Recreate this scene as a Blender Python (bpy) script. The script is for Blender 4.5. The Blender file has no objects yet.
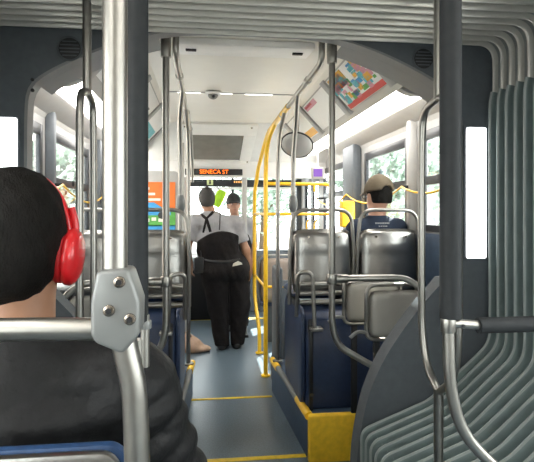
import bpy, bmesh, math, random
import numpy as np
from mathutils import Vector, Matrix
random.seed(4); np.random.seed(4)
S = bpy.context.scene
COL = S.collection

# ------------------------------------------------------------------ camera
F_PX, CXP, HOR = 500.0, 267.0, 213.0
YAW = math.atan(60.0 / 500.0)
CAMZ = 1.48
cam_d = bpy.data.cameras.new('camera'); cam = bpy.data.objects.new('camera', cam_d); COL.objects.link(cam)
cam_d.sensor_width = 36.0; cam_d.lens = F_PX / 534 * 36.0
cam_d.shift_y = -(231 - HOR) / 534.0
cam_d.clip_start = 0.02; cam_d.clip_end = 300
cam.location = (0, 0, CAMZ); cam.rotation_euler = (math.pi / 2, 0, -YAW)
S.camera = cam
def at(px, py, Y):
    """point seen at pixel (px, py) lying in the cross-section at distance Y along the bus"""
    f = Vector((math.sin(YAW), math.cos(YAW), 0)); r = Vector((math.cos(YAW), -math.sin(YAW), 0))
    d = f * F_PX + r * (px - CXP) + Vector((0, 0, HOR - py))
    return Vector((0, 0, CAMZ)) + d * (Y / d.y)

# ------------------------------------------------------------------ world, sun, exposure
W = bpy.data.worlds.new('world'); S.world = W; W.use_nodes = True
bg = W.node_tree.nodes['Background']; bg.inputs[0].default_value = (0.97, 0.98, 0.97, 1); bg.inputs[1].default_value = 7.0
sun_d = bpy.data.lights.new('sun', 'SUN'); sun_d.energy = 30.0; sun_d.angle = 0.01; sun_d.color = (1, 0.95, 0.86)
sun = bpy.data.objects.new('sun', sun_d); COL.objects.link(sun)
sun.rotation_euler = Vector((-0.48, -0.45, -1.0)).to_track_quat('-Z', 'Y').to_euler()
vs = S.view_settings; vs.view_transform = 'Standard'; vs.look = 'None'; vs.gamma = 1.0; vs.use_curve_mapping = False
vs.exposure = 0.40

# ------------------------------------------------------------------ materials
def mat(name, col, rough=0.5, metal=0.0, var=0.08, scale=30.0, bump=0.0, bscale=200.0, coat=0.0, emit=0.0, spec=0.5, stretch=None, bdist=0.004):
    m = bpy.data.materials.new(name); m.use_nodes = True
    nt = m.node_tree; b = nt.nodes['Principled BSDF']
    b.inputs['Roughness'].default_value = rough; b.inputs['Metallic'].default_value = metal
    b.inputs['Coat Weight'].default_value = coat; b.inputs['Coat Roughness'].default_value = 0.15
    b.inputs['Specular IOR Level'].default_value = spec
    tc = nt.nodes.new('ShaderNodeTexCoord'); mp = nt.nodes.new('ShaderNodeMapping')
    nt.links.new(tc.outputs['Object'], mp.inputs['Vector'])
    if stretch: mp.inputs['Scale'].default_value = stretch
    if var > 0:
        n = nt.nodes.new('ShaderNodeTexNoise'); n.inputs['Scale'].default_value = scale; n.inputs['Detail'].default_value = 3
        nt.links.new(mp.outputs['Vector'], n.inputs['Vector'])
        r = nt.nodes.new('ShaderNodeValToRGB'); r.color_ramp.elements[0].position = 0.3; r.color_ramp.elements[1].position = 0.7
        r.color_ramp.elements[0].color = tuple(max(0, c * (1 - var)) for c in col) + (1,)
        r.color_ramp.elements[1].color = tuple(min(1, c * (1 + var)) for c in col) + (1,)
        nt.links.new(n.outputs['Fac'], r.inputs['Fac']); nt.links.new(r.outputs['Color'], b.inputs['Base Color'])
    else:
        b.inputs['Base Color'].default_value = tuple(col) + (1,)
    if bump > 0:
        n2 = nt.nodes.new('ShaderNodeTexNoise'); n2.inputs['Scale'].default_value = bscale; n2.inputs['Detail'].default_value = 4
        nt.links.new(mp.outputs['Vector'], n2.inputs['Vector'])
        bp = nt.nodes.new('ShaderNodeBump'); bp.inputs['Strength'].default_value = bump; bp.inputs['Distance'].default_value = bdist
        nt.links.new(n2.outputs['Fac'], bp.inputs['Height']); nt.links.new(bp.outputs['Normal'], b.inputs['Normal'])
    if emit > 0:
        b.inputs['Emission Color'].default_value = tuple(col) + (1,); b.inputs['Emission Strength'].default_value = emit
    return m
def glass(name, tint=(0.95, 0.98, 0.98)):
    m = bpy.data.materials.new(name); m.use_nodes = True; nt = m.node_tree
    for n in list(nt.nodes):
        if n.type != 'OUTPUT_MATERIAL': nt.nodes.remove(n)
    out = [n for n in nt.nodes if n.type == 'OUTPUT_MATERIAL'][0]
    t = nt.nodes.new('ShaderNodeBsdfTransparent'); t.inputs[0].default_value = tint + (1,)
    g = nt.nodes.new('ShaderNodeBsdfGlossy'); g.inputs['Roughness'].default_value = 0.03
    lw = nt.nodes.new('ShaderNodeLayerWeight'); lw.inputs[0].default_value = 0.5
    pw = nt.nodes.new('ShaderNodeMath'); pw.operation = 'POWER'; pw.inputs[1].default_value = 5.0; nt.links.new(lw.outputs['Facing'], pw.inputs[0])
    fr = nt.nodes.new('ShaderNodeMath'); fr.operation = 'MULTIPLY_ADD'; fr.inputs[1].default_value = 0.9; fr.inputs[2].default_value = 0.03; nt.links.new(pw.outputs[0], fr.inputs[0])
    mx = nt.nodes.new('ShaderNodeMixShader')
    nt.links.new(fr.outputs[0], mx.inputs[0]); nt.links.new(t.outputs[0], mx.inputs[1]); nt.links.new(g.outputs[0], mx.inputs[2])
    nt.links.new(mx.outputs[0], out.inputs[0]); return m
M = dict(
    steel=mat('brushed_steel', (0.37, 0.355, 0.325), 0.36, 1.0, 0.05, 40, 0.0, coat=0.0),
    steel_seat=mat('seat_steel', (0.36, 0.35, 0.33), 0.30, 1.0, 0.08, 8, 0.15, 60),
    alu=mat('grey_cast_alloy', (0.21, 0.215, 0.21), 0.40, 0.3, 0.05, 20),
    rubber=mat('black_rubber', (0.022, 0.024, 0.026), 0.6, 0, 0.1, 60, spec=0.2),
    darkgrey=mat('dark_grey_plastic', (0.098, 0.112, 0.125), 0.55, 0, 0.08, 30, 0.12, 500),
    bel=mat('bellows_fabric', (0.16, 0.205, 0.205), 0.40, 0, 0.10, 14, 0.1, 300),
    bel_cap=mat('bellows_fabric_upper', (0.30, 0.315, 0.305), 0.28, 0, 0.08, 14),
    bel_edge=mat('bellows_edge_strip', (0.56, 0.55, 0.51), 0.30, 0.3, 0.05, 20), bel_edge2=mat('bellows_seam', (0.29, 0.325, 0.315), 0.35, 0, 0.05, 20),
    grey=mat('grey_plastic', (0.34, 0.34, 0.335), 0.42, 0, 0.04, 12),
    lightgrey=mat('light_grey_plastic', (0.43, 0.42, 0.40), 0.40, 0, 0.04, 12),
    cream=mat('ceiling_cream', (0.80, 0.77, 0.71), 0.38, 0, 0.02, 6),
    white=mat('white_plastic', (0.80, 0.79, 0.77), 0.35, 0, 0.03, 10),
    wallgrey=mat('wall_grey', (0.34, 0.335, 0.325), 0.5, 0, 0.05, 10),
    wallblue=mat('wall_blue', (0.045, 0.075, 0.125), 0.5, 0, 0.10, 25, 0.1, 300),
    blue=mat('dark_blue_plastic', (0.022, 0.038, 0.085), 0.34, 0, 0.15, 40, 0.08, 260),
    yellow=mat('safety_yellow', (0.88, 0.52, 0.02), 0.35, 0, 0.06, 20, coat=0.3),
    yellowp=mat('yellow_tread', (0.92, 0.56, 0.025), 0.55, 0, 0.10, 30, 0.3, 260),
    black=mat('black_plastic', (0.012, 0.012, 0.013), 0.45, 0, 0.1, 40),
    frame=mat('window_frame_black', (0.020, 0.022, 0.026), 0.4, 0, 0.1, 30),
    glass=glass('window_glass'),
    floor=mat('floor_vinyl', (0.108, 0.142, 0.17), 0.32, 0, 0.22, 90, 0.12, 500),
    nosing=mat('yellow_line', (0.75, 0.52, 0.03), 0.5, 0, 0.12, 40),
    lamp=mat('lamp_diffuser', (1.0, 0.97, 0.92), 0.5, emit=9.0, var=0),
    lampv=mat('lit_panel', (0.97, 0.99, 1.0), 0.5, emit=3.0, var=0),
    ledtxt=mat('led_orange', (1.0, 0.16, 0.01), 0.5, emit=2.2, var=0),
    screen=mat('screen_purple', (0.13, 0.045, 0.30), 0.3, emit=0.45, var=0),
    smoke=mat('smoked_panel', (0.20, 0.195, 0.175), 0.45, 0, 0.1, 10),
    skin1=mat('skin_tan', (0.36, 0.185, 0.11), 0.5, 0, 0.08, 25, 0.06, 300),
    skin2=mat('skin_light', (0.52, 0.28, 0.19), 0.5, 0, 0.08, 25, 0.06, 300),
    hair=mat('hair_black', (0.008, 0.007, 0.006), 0.7, 0, 0.35, 160, 0.8, 330, spec=0.15, stretch=(1, 1, 0.35), bdist=0.003),
    hair2=mat('hair_dark_grey', (0.045, 0.042, 0.040), 0.7, 0, 0.25, 120, 0.6, 260),
    jacket=mat('black_jacket', (0.0075, 0.0075, 0.008), 0.62, 0, 0.2, 20, 0.5, 30, bdist=0.012, spec=0.3),
    trousers=mat('black_cloth', (0.013, 0.011, 0.011), 0.85, 0, 0.2, 20, 0.5, 22, bdist=0.02, spec=0.2),
    shirt=mat('grey_shirt', (0.33, 0.325, 0.335), 0.85, 0, 0.08, 20, 0.4, 24, bdist=0.015),
    navy=mat('navy_tee', (0.012, 0.022, 0.045), 0.85, 0, 0.15, 20, 0.4, 24, bdist=0.012),
    khaki=mat('khaki_cap', (0.125, 0.097, 0.062), 0.85, 0, 0.10, 60, 0.2, 300),
    red=mat('glossy_red', (0.62, 0.012, 0.016), 0.30, 0, 0.05, 10, coat=0.4),
    redpad=mat('red_pad', (0.50, 0.010, 0.014), 0.45, 0, 0.05, 10),
    paper=mat('paper_white', (0.75, 0.70, 0.60), 0.8, 0, 0.04, 20),
    tan=mat('tan_cloth', (0.47, 0.31, 0.22), 0.85, 0, 0.10, 20, 0.3, 40),
    lime=mat('lime_cloth', (0.42, 0.72, 0.03), 0.8, 0, 0.08, 20),
    adwhite=mat('ad_white', (0.85, 0.85, 0.83), 0.35, var=0.02),
    orange=mat('ad_orange', (0.72, 0.17, 0.025), 0.5, var=0.05), adred=mat('ad_red', (0.66, 0.05, 0.04), 0.45, var=0.04),
    cyan=mat('ad_cyan', (0.10, 0.50, 0.58), 0.45, var=0.15), adgreen=mat('ad_green', (0.10, 0.36, 0.07), 0.5, var=0.1),
    adyel=mat('ad_yellow', (0.85, 0.44, 0.03), 0.45, var=0.06), adblue=mat('ad_blue', (0.05, 0.30, 0.60), 0.5, var=0.1),
    pink=mat('ad_pink', (0.72, 0.32, 0.40), 0.5, var=0.1), ink=mat('ad_ink', (0.03, 0.03, 0.03), 0.6, var=0.05),
    mirror=mat('mirror_face', (0.42, 0.42, 0.41), 0.45, 0.3, 0.03, 5),
    asphalt=mat('asphalt', (0.16, 0.16, 0.165), 0.9, 0, 0.2, 5, 0.2, 80),
    pave=mat('sidewalk', (0.42, 0.41, 0.39), 0.9, 0, 0.1, 4),
    facade=mat('facade_pale', (0.66, 0.62, 0.60), 0.85, 0, 0.08, 2), facade2=mat('facade_brick', (0.52, 0.42, 0.38), 0.85, 0, 0.12, 3),
    winfar=mat('far_window', (0.22, 0.27, 0.32), 0.1, 0, 0.1, 3), leaf=mat('leaves', (0.32, 0.41, 0.35), 0.8, 0, 0.4, 3),
    bark=mat('bark', (0.10, 0.075, 0.05), 0.9, 0, 0.2, 20),
    lip=mat('lips', (0.42, 0.16, 0.13), 0.5, var=0.05), eye=mat('eye_dark', (0.02, 0.015, 0.012), 0.2, var=0),
    portal_grey=mat('portal_grey', (0.25, 0.25, 0.25), 0.42, 0, 0.04, 12),
    seat_pan=mat('satin_seat_pan', (0.42, 0.40, 0.36), 0.42, 0.35, 0.05, 8),
    chrome=mat('bolt_steel', (0.36, 0.31, 0.26), 0.22, 1.0, 0.05, 40),
)

# ------------------------------------------------------------------ mesh helpers
class MB:
    def __init__(s): s.v = []; s.f = []; s.m = []
    def add(s, v, f, mi=0):
        o = len(s.v); s.v += [tuple(p) for p in v]; s.f += [tuple(i + o for i in q) for q in f]; s.m += [mi] * len(f); return s
    def box(s, x0, x1, y0, y1, z0, z1, mi=0):
        v = [(x0, y0, z0), (x1, y0, z0), (x1, y1, z0), (x0, y1, z0), (x0, y0, z1), (x1, y0, z1), (x1, y1, z1), (x0, y1, z1)]
        return s.add(v, [(0, 3, 2, 1), (4, 5, 6, 7), (0, 1, 5, 4), (1, 2, 6, 5), (2, 3, 7, 6), (3, 0, 4, 7)], mi)
    def prism(s, poly, lo, hi, axis='y', mi=0):
        """extrude a 2D polygon: axis y -> (x,z) poly, axis x -> (y,z), axis z -> (x,y)"""
        mk = {'y': lambda p, t: (p[0], t, p[1]), 'x': lambda p, t: (t, p[0], p[1]), 'z': lambda p, t: (p[0], p[1], t)}[axis]
        n = len(poly); v = [mk(p, lo) for p in poly] + [mk(p, hi) for p in poly]
        f = [tuple(range(n)), tuple(range(2 * n - 1, n - 1, -1))] + [(i, i + n, (i + 1) % n + n, (i + 1) % n) for i in range(n)]
        return s.add(v, f, mi)
    def sweep(s, path, r, n=12, cap=True, mi=0):
        pts = [Vector(p) for p in path]; m = len(pts)
        tg = [((pts[min(i + 1, m - 1)] - pts[max(i - 1, 0)]).normalized()) for i in range(m)]
        up = Vector((0, 0, 1)) if abs(tg[0].z) < 0.9 else Vector((0, 1, 0))
        nn = (up - tg[0] * up.dot(tg[0])).normalized(); V = []
        for i in range(m):
            nn = (nn - tg[i] * nn.dot(tg[i])).normalized(); b = tg[i].cross(nn)
            rr = r[i] if isinstance(r, (list, tuple)) else r
            V += [pts[i] + nn * (rr * math.cos(2 * math.pi * k / n)) + b * (rr * math.sin(2 * math.pi * k / n)) for k in range(n)]
        Fc = [(i * n + k, i * n + (k + 1) % n, (i + 1) * n + (k + 1) % n, (i + 1) * n + k) for i in range(m - 1) for k in range(n)]
        if cap: Fc += [tuple(range(n - 1, -1, -1)), tuple(range((m - 1) * n, m * n))]
        return s.add(V, Fc, mi)
    def ell(s, c, r, nu=16, nv=10, mi=0):
        V = []; Fc = []
        for j in range(nv + 1):
            a = math.pi * j / nv
            for i in range(nu):
                t = 2 * math.pi * i / nu
                V.append((c[0] + r[0] * math.sin(a) * math.cos(t), c[1] + r[1] * math.sin(a) * math.sin(t), c[2] + r[2] * math.cos(a)))
        for j in range(nv):
            for i in range(nu): Fc.append((j * nu + i, j * nu + (i + 1) % nu, (j + 1) * nu + (i + 1) % nu, (j + 1) * nu + i))
        return s.add(V, Fc, mi)
    def build(s, name, mats, parent=None, smooth=False, bevel=0.0, seg=2, loc=(0, 0, 0), angle=None):
        me = bpy.data.meshes.new(name); me.from_pydata(s.v, [], s.f)
        if not isinstance(mats, (list, tuple)): mats = [mats]
        for q in mats: me.materials.append(M[q] if isinstance(q, str) else q)
        me.polygons.foreach_set('material_index', s.m)
        bm = bmesh.new(); bm.from_mesh(me)
        bmesh.ops.remove_doubles(bm, verts=bm.verts, dist=1e-6)
        if bevel > 0:
            ed = [e for e in bm.edges if len(e.link_faces) == 2 and e.calc_face_angle(0) > 0.5]
            bmesh.ops.bevel(bm, geom=ed, offset=bevel, segments=seg, profile=0.5, affect='EDGES', clamp_overlap=True)
        bmesh.ops.recalc_face_normals(bm, faces=bm.faces)
        bm.to_mesh(me); bm.free()
        if smooth or bevel > 0:
            me.polygons.foreach_set('use_smooth', [True] * len(me.polygons))
            if not (smooth and angle is None): me.set_sharp_from_angle(angle=angle or 0.6)
        ob = bpy.data.objects.new(name, me); COL.objects.link(ob); ob.location = loc
        if parent is not None: ob.parent = parent
        return ob
def tag(o, label, cat, group=None, kind=None):
    o['label'] = label
    if cat: o['category'] = cat
    if group: o['group'] = group
    if kind: o['kind'] = kind
    return o
def struct(o, label=None):
    o['kind'] = 'structure'
    if label: o['label'] = label
    return o
def thing(name, label, cat, loc=(0, 0, 0), rz=0.0, group=None, kind=None):
    o = bpy.data.objects.new(name, None); COL.objects.link(o); o.empty_display_size = 0.05
    o.location = loc; o.rotation_euler = (0, 0, rz); return tag(o, label, cat, group, kind)
def fillet(pts, rad, n=7):
    P = [Vector(p) for p in pts]; out = [P[0]]
    for i in range(1, len(P) - 1):
        a, b, c = P[i - 1], P[i], P[i + 1]
        r = min(rad, (a - b).length * 0.49, (c - b).length * 0.49)
        s, e = b + (a - b).normalized() * r, b + (c - b).normalized() * r
        for k in range(n + 1):
            t = k / n; out.append(s * (1 - t) ** 2 + b * 2 * t * (1 - t) + e * t * t)
    out.append(P[-1]); return out
def tube(name, pts, r, m, parent=None, rad=0.08, n=12, loc=(0, 0, 0)):
    L = Vector(loc); return MB().sweep(fillet([Vector(p) - L for p in pts], rad), r, n).build(name, m, parent, smooth=True, loc=loc, angle=0.9)
def box(name, x0, x1, y0, y1, z0, z1, m, parent=None, bevel=0.004, seg=2):
    return MB().box(x0, x1, y0, y1, z0, z1).build(name, m, parent, bevel=bevel, seg=seg)
def disc(name, c, axis, r, t, m, parent=None, n=24, bevel=0.0):
    """short cylinder centred at c along axis"""
    a = Vector(axis).normalized() * (t / 2); c = Vector(c)
    return MB().sweep([c - a, c + a], r, n).build(name, m, parent, smooth=True, angle=0.6, bevel=bevel)
def rrect(x0, x1, z0, z1, r, n=5):
    out = []
    for cx, cz, a0 in ((x1 - r, z1 - r, 0), (x0 + r, z1 - r, 90), (x0 + r, z0 + r, 180), (x1 - r, z0 + r, 270)):
        for k in range(n + 1):
            a = math.radians(a0 + 90 * k / n); out.append((cx + r * math.cos(a), cz + r * math.sin(a)))
    return out
def pillow(name, w, h, t, m, parent=None, k=0.5, curve=0.0, flat=6, nx=14, nz=12, mtx=None, ridges=None):
    """slab with rounded outline in the XZ plane, cushioned edges, optional concavity"""
    V = []; Fc = []
    for side in (-1, 1):
        for j in range(nz + 1):
            for i in range(nx + 1):
                a = -1 + 2 * i / nx; b = -1 + 2 * j / nz
                x = a * w / 2 * math.sqrt(1 - k * b ** 6 / 4) ; z = b * h / 2 * math.sqrt(1 - k * a ** 6 / 4)
                e = max(abs(a), abs(b)) ** flat
                y = side * t / 2 * (1 - e) + curve * (1 - a * a)
                if ridges: y += ridges(a, b)
                V.append((x, y, z))
    q = (nx + 1) * (nz + 1)
    for j in range(nz):
        for i in range(nx):
            a = j * (nx + 1) + i
            Fc.append((a, a + 1, a + nx + 2, a + nx + 1)); Fc.append((q + a, q + a + nx + 1, q + a + nx + 2, q + a + 1))
    if mtx is not None: V = [mtx @ Vector(p) for p in V]
    return MB().add(V, Fc).build(name, m, parent, smooth=True)
def text_mesh(body, size, m, name, parent, mtx, ext=0.0005, sx=1.0):
    cu = bpy.data.curves.new('lettering', 'FONT'); cu.body = body; cu.size = size; cu.extrude = ext; cu.align_x = 'CENTER'; cu.align_y = 'CENTER'
    to = bpy.data.objects.new('lettering', cu); COL.objects.link(to)
    me = bpy.data.meshes.new_from_object(to.evaluated_get(bpy.context.evaluated_depsgraph_get()))
    bpy.data.objects.remove(to); bpy.data.curves.remove(cu)
    me.materials.clear(); me.materials.append(M[m])
    me.transform(Matrix.Diagonal((sx, 1, 1, 1))); me.transform(mtx)
    ob = bpy.data.objects.new(name, me); COL.objects.link(ob); ob.parent = parent; return ob

# implicit surfaces for people ------------------------------------------------
def smin(a, b, k):
    if k <= 0: return np.minimum(a, b)
    h = np.clip(0.5 + 0.5 * (b - a) / k, 0, 1); return b * (1 - h) + a * h - k * h * (1 - h)
def d_cap(P, a, b, ra, rb):
    a = np.array(a, float); b = np.array(b, float); ab = b - a
    t = np.clip(((P - a) @ ab) / max(ab @ ab, 1e-9), 0, 1)
    return np.linalg.norm(P - a - t[:, None] * ab, axis=1) - (ra + (rb - ra) * t)
def d_ell(P, c, r):
    q = (P - np.array(c, float)) / np.array(r, float); k0 = np.linalg.norm(q, axis=1); k1 = np.linalg.norm(q / np.array(r, float), axis=1)
    return k0 * (k0 - 1) / np.maximum(k1, 1e-9)
def field(prims, k=0.03):
    def f(P):
        d = None
        for p in prims:
            kk = k
            if p[0] == 'c': e = d_cap(P, *p[1:5]); kk = p[5] if len(p) > 5 else k
            elif p[0] == 'e': e = d_ell(P, p[1], p[2]); kk = p[3] if len(p) > 3 else k
            d = e if d is None else smin(d, e, kk)
        return d
    return f
def bounds(prims, pad=0.05):
    lo = np.full(3, 1e9); hi = -lo
    for p in prims:
        if p[0] == 'c':
            for q, r in ((p[1], p[3]), (p[2], p[4])):
                lo = np.minimum(lo, np.array(q) - r); hi = np.maximum(hi, np.array(q) + r)
        else: lo = np.minimum(lo, np.array(p[1]) - np.array(p[2])); hi = np.maximum(hi, np.array(p[1]) + np.array(p[2]))
    return lo - pad, hi + pad
def surface(name, f, lo, hi, h, m, parent, smooth_it=1):
    lo = np.array(lo, float); hi = np.array(hi, float)
    n = np.ceil((hi - lo) / h).astype(int) + 1
    ax = [lo[i] + h * np.arange(n[i]) for i in range(3)]
    G = np.stack(np.meshgrid(*ax, indexing='ij'), -1).reshape(-1, 3)
    D = np.concatenate([f(G[i:i + 200000]) for i in range(0, len(G), 200000)]).reshape(n)
    D[0], D[-1], D[:, 0], D[:, -1], D[:, :, 0], D[:, :, -1] = (np.maximum(a, 1e-3) for a in (D[0], D[-1], D[:, 0], D[:, -1], D[:, :, 0], D[:, :, -1]))
    ins = D < 0; c = n - 1
    acc = np.zeros(tuple(c) + (3,)); cnt = np.zeros(tuple(c))
    off = [(i, j, k) for i in (0, 1) for j in (0, 1) for k in (0, 1)]
    sl = lambda o: tuple(slice(o[a], o[a] + c[a]) for a in range(3))
    for o in off:
        for a in range(3):
            if o[a]: continue
            p = list(o); p[a] = 1; d0 = D[sl(o)]; d1 = D[sl(tuple(p))]
            cr = (d0 < 0) != (d1 < 0); t = np.where(cr, d0 / np.where(cr, d0 - d1, 1), 0)
            for q in range(3): acc[..., q] += np.where(cr, (o[q] + (t if q == a else 0)), 0)
            cnt += cr
    act = cnt > 0; idx = -np.ones(tuple(c), int); idx[act] = np.arange(act.sum())
    cell = np.argwhere(act); V = lo + h * (cell + acc[act] / cnt[act][:, None])
    Fc = []
    for a in range(3):
        b, d = (a + 1) % 3, (a + 2) % 3
        s0 = [slice(1, c[i]) for i in range(3)]; s0[a] = slice(0, c[a])
        s1 = list(s0); s1[a] = slice(1, c[a] + 1)
        A = ins[tuple(s0)]; B = ins[tuple(s1)]; e = np.argwhere(A != B)
        if not len(e): continue
        fl = A[tuple(e.T)]
        base = e + np.array([0 if i == a else 1 for i in range(3)])
        def g(db, dd):
            q = base.copy(); q[:, b] -= db; q[:, d] -= dd; return idx[tuple(q.T)]
        quad = np.stack([g(1, 1), g(0, 1), g(0, 0), g(1, 0)], 1)
        quad[~fl] = quad[~fl][:, ::-1]; Fc.append(quad)
    Fc = np.concatenate(Fc)
    me = bpy.data.meshes.new(name); me.from_pydata(V.tolist(), [], Fc.tolist()); me.materials.append(M[m] if isinstance(m, str) else m)
    if smooth_it:
        bm = bmesh.new(); bm.from_mesh(me)
        for _ in range(smooth_it): bmesh.ops.smooth_vert(bm, verts=bm.verts, factor=0.5, use_axis_x=True, use_axis_y=True, use_axis_z=True)
        bm.to_mesh(me); bm.free()
    me.polygons.foreach_set('use_smooth', [True] * len(me.polygons))
    ob = bpy.data.objects.new(name, me); COL.objects.link(ob); ob.parent = parent; return ob

# ================================================================== THE BUS
XC = 0.21                       # centre line of the bus
YP = 2.26                       # front portal of the joint
def mx(s, u): return XC + s * u  # mirrored offset from the centre line

# ------------------------------------------------------------------ floor
fl = MB().box(XC - 1.24, XC + 1.24, -1.9, 7.7, -0.12, 0.0).build('floor', 'floor'); struct(fl, 'blue grey vinyl bus floor running down the aisle')
def stripe(y0, y1, x0, x1, h=0.004): return box('floor_stripe', x0, x1, y0, y1, -0.001, h, 'nosing', fl, 0.001)
stripe(2.98, 3.02, -0.13, 0.60); stripe(3.985, 4.015, -0.13, 0.52); stripe(6.95, 7.02, -0.55, 0.95)
box('floor_platform', XC - 1.2, -0.13, -1.6, 1.47, 0.0, 0.27, 'floor', fl)
box('floor_platform', 0.55, XC + 1.2, -1.6, 1.47, 0.0, 0.27, 'floor', fl)
disc('turntable_plate', (XC, 1.9, 0.004), (0, 0, 1), 0.40, 0.008, 'darkgrey', fl, 40)

# ------------------------------------------------------------------ ceiling (front section)
H = [(0.0, 2.43), (0.52, 2.43), (0.565, 2.42), (0.60, 2.395), (0.79, 2.195), (0.86, 2.175), (0.86, 2.215), (1.07, 2.215), (1.07, 2.17), (1.20, 2.10), (1.22, 2.06)]
prof = [(XC - u, z) for u, z in reversed(H)] + [(XC + u, z) for u, z in H[1:]]
top = [(XC + 1.25, 2.06), (XC + 1.25, 2.56), (XC - 1.25, 2.56), (XC - 1.25, 2.06)]
mb = MB(); y0c, y1c = YP + 0.02, 7.7
n = len(prof)
V = [(x, y0c, z) for x, z in prof] + [(x, 5.25, z) for x, z in prof]
f_ = [(i, i + 1, i + 1 + n, i + n) for i in range(n - 1)]
mats_ = []
for i in range(n - 1):
    u = abs((prof[i][0] + prof[i + 1][0]) / 2 - XC); mats_.append(0 if u < 0.6 else (1 if u < 0.86 else 2))
for fc, q in zip(f_, mats_): mb.add([V[i] for i in fc], [(0, 1, 2, 3)], q)
for (a, b), q in (((0, 1), 0), ((1, 2), 0), ((2, 3), 0)): mb.add([(top[a][0], y0c, top[a][1]), (top[b][0], y0c, top[b][1]), (top[b][0], y1c, top[b][1]), (top[a][0], y1c, top[a][1])], [(0, 1, 2, 3)], q)
ce = mb.build('ceiling', ['cream', 'lightgrey', 'lightgrey'], smooth=True, angle=0.35); struct(ce, 'cream ceiling with grey side coves in the front half')
# seam and bright slits across the ceiling
box('ceiling_seam', XC - 0.50, XC + 0.50, 3.955, 3.975, 2.424, 2.432, 'grey', ce, 0.001)
lampslit = mat('slit_glow', (1, 0.98, 0.94), 0.5, emit=2.0, var=0)
for x0, x1 in ((-0.23, -0.05), (0.02, 0.20), (0.30, 0.52)):
    MB().box(x0, x1, 3.957, 3.973, 2.420, 2.426).build('seam_light', lampslit, ce, bevel=0.001)
# sloped front end of the ceiling
mb = MB(); mb.prism([(5.24, 2.43), (5.24, 2.50), (6.02, 2.50), (6.02, 1.90), (5.92, 1.90), (5.92, 2.09)], XC - 1.22, XC + 1.22, 'x')
hd = mb.build('wall_front_header', 'white', bevel=0.006); struct(hd, 'white sloped bulkhead above the front of the aisle')
# cove ribs
COVE = ((0.60, 2.395), (0.79, 2.195))
for s in (-1, 1):
    for yy in (2.60, 3.44, 4.29, 5.10):
        a, b = COVE
        mb = MB(); mb.prism([(mx(s, a[0] - 0.02), a[1] + 0.0), (mx(s, b[0] + 0.0), b[1] - 0.03), (mx(s, b[0] + 0.03), b[1] - 0.0), (mx(s, a[0] + 0.01), a[1] + 0.03)], yy - 0.045, yy + 0.045, 'y')
        mb.build('cove_rib', 'grey', ce, bevel=0.004)

# ------------------------------------------------------------------ side walls, windows
WIN = [(2.62, 3.20), (3.42, 4.40), (4.95, 6.02)]
ZB, ZT, ZM = 0.98, 2.02, 1.69
nwin = 0
def side_wall(name, s, wins, y0, y1, label, door=None):
    x0, x1 = sorted((mx(s, 1.215), mx(s, 1.26)))
    mb = MB()
    mb.box(x0, x1, y0, y1, ZT, 2.30); cuts = [(a, b, 1.36 if (s > 0 and a < 3) else ZB) for a, b in wins] + ([(door[0], door[1], 0.02)] if door else [])
    cuts.sort(); cur = y0
    for a, b, zb in cuts:
        mb.box(x0, x1, cur, a, 0.0, ZT)
        if zb > 0.1: mb.box(x0, x1, a, b, 0.0, zb)
        cur = b
    mb.box(x0, x1, cur, y1, 0.0, ZT)
    w = mb.build(name, 'wallgrey', bevel=0); struct(w, label)
    # blue wainscot below the glass
    xa, xb = sorted((mx(s, 1.195), mx(s, 1.216)))
    MB().box(xa, xb, y0 + 0.02, (door[0] - 0.05) if door else y1, 0.0, ZB - 0.03).build('wainscot', 'wallblue', w, bevel=0.004)
    if s > 0: MB().box(xa, xb, y0 + 0.03, 3.24, ZB - 0.03, 1.35).build('wainscot', 'wallblue', w, bevel=0.004)
    return w
wr = side_wall('wall_right', 1, WIN, YP + 0.06, 7.6, 'right side wall of the bus front section with windows', door=(6.25, 7.25))
wl = side_wall('wall_left', -1, WIN + [(6.2, 7.2)], YP + 0.06, 7.6, 'left side wall of the bus front section with windows')
def window(s, a, b, name_i, label, zb=ZB):
    x0, x1 = sorted((mx(s, 1.205), mx(s, 1.235)))
    w = thing('window_%d' % name_i, label, None, (mx(s, 1.22), (a + b) / 2, zb), kind='structure')
    L = Vector(w.location); r = lambda m_: m_
    fw = 0.045
    def bar(nm, ya, yb, za, zb_):
        return MB().box(x0 - L.x, x1 - L.x, ya - L.y, yb - L.y, za - L.z, zb_ - L.z).build(nm, 'frame', w, bevel=0.006)
    bar('window_frame', a, a + fw, zb, ZT); bar('window_frame', b - fw, b, zb, ZT)
    bar('window_frame', a + fw, b - fw, zb, zb + fw); bar('window_frame', a + fw, b - fw, ZT - fw - 0.02, ZT); bar('transom', a + fw, b - fw, ZM - 0.028, ZM + 0.028)
    xm = mx(s, 1.222) - L.x
    for nm, za, zc in (('pane', zb + fw, ZM - 0.028), ('pane', ZM + 0.028, ZT - fw - 0.02)):
        MB().box(xm - 0.002, xm + 0.002, a + fw - L.y, b - fw - L.y, za - L.z, zc - L.z).build(nm, 'glass', w)
    # latch on the transom
    MB().box(-0.012 * s - 0.012, -0.012 * s + 0.012, -0.04, 0.04, ZM - L.z - 0.012, ZM - L.z + 0.03).build('latch', 'black', w, bevel=0.004)
wi = 1
for s, side in ((1, 'right'), (-1, 'left')):
    for (a, b), nm in zip(WIN, ('nearest the joint', 'beside the raised seats', 'near the front')):
        window(s, a, b, wi, '%s wall window %s, black frame with a transom' % (side, nm), 1.36 if (s > 0 and a < 3) else ZB); wi += 1
window(-1, 6.2, 7.2, wi, 'driver side window at the front left, black frame'); wi += 1
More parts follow.
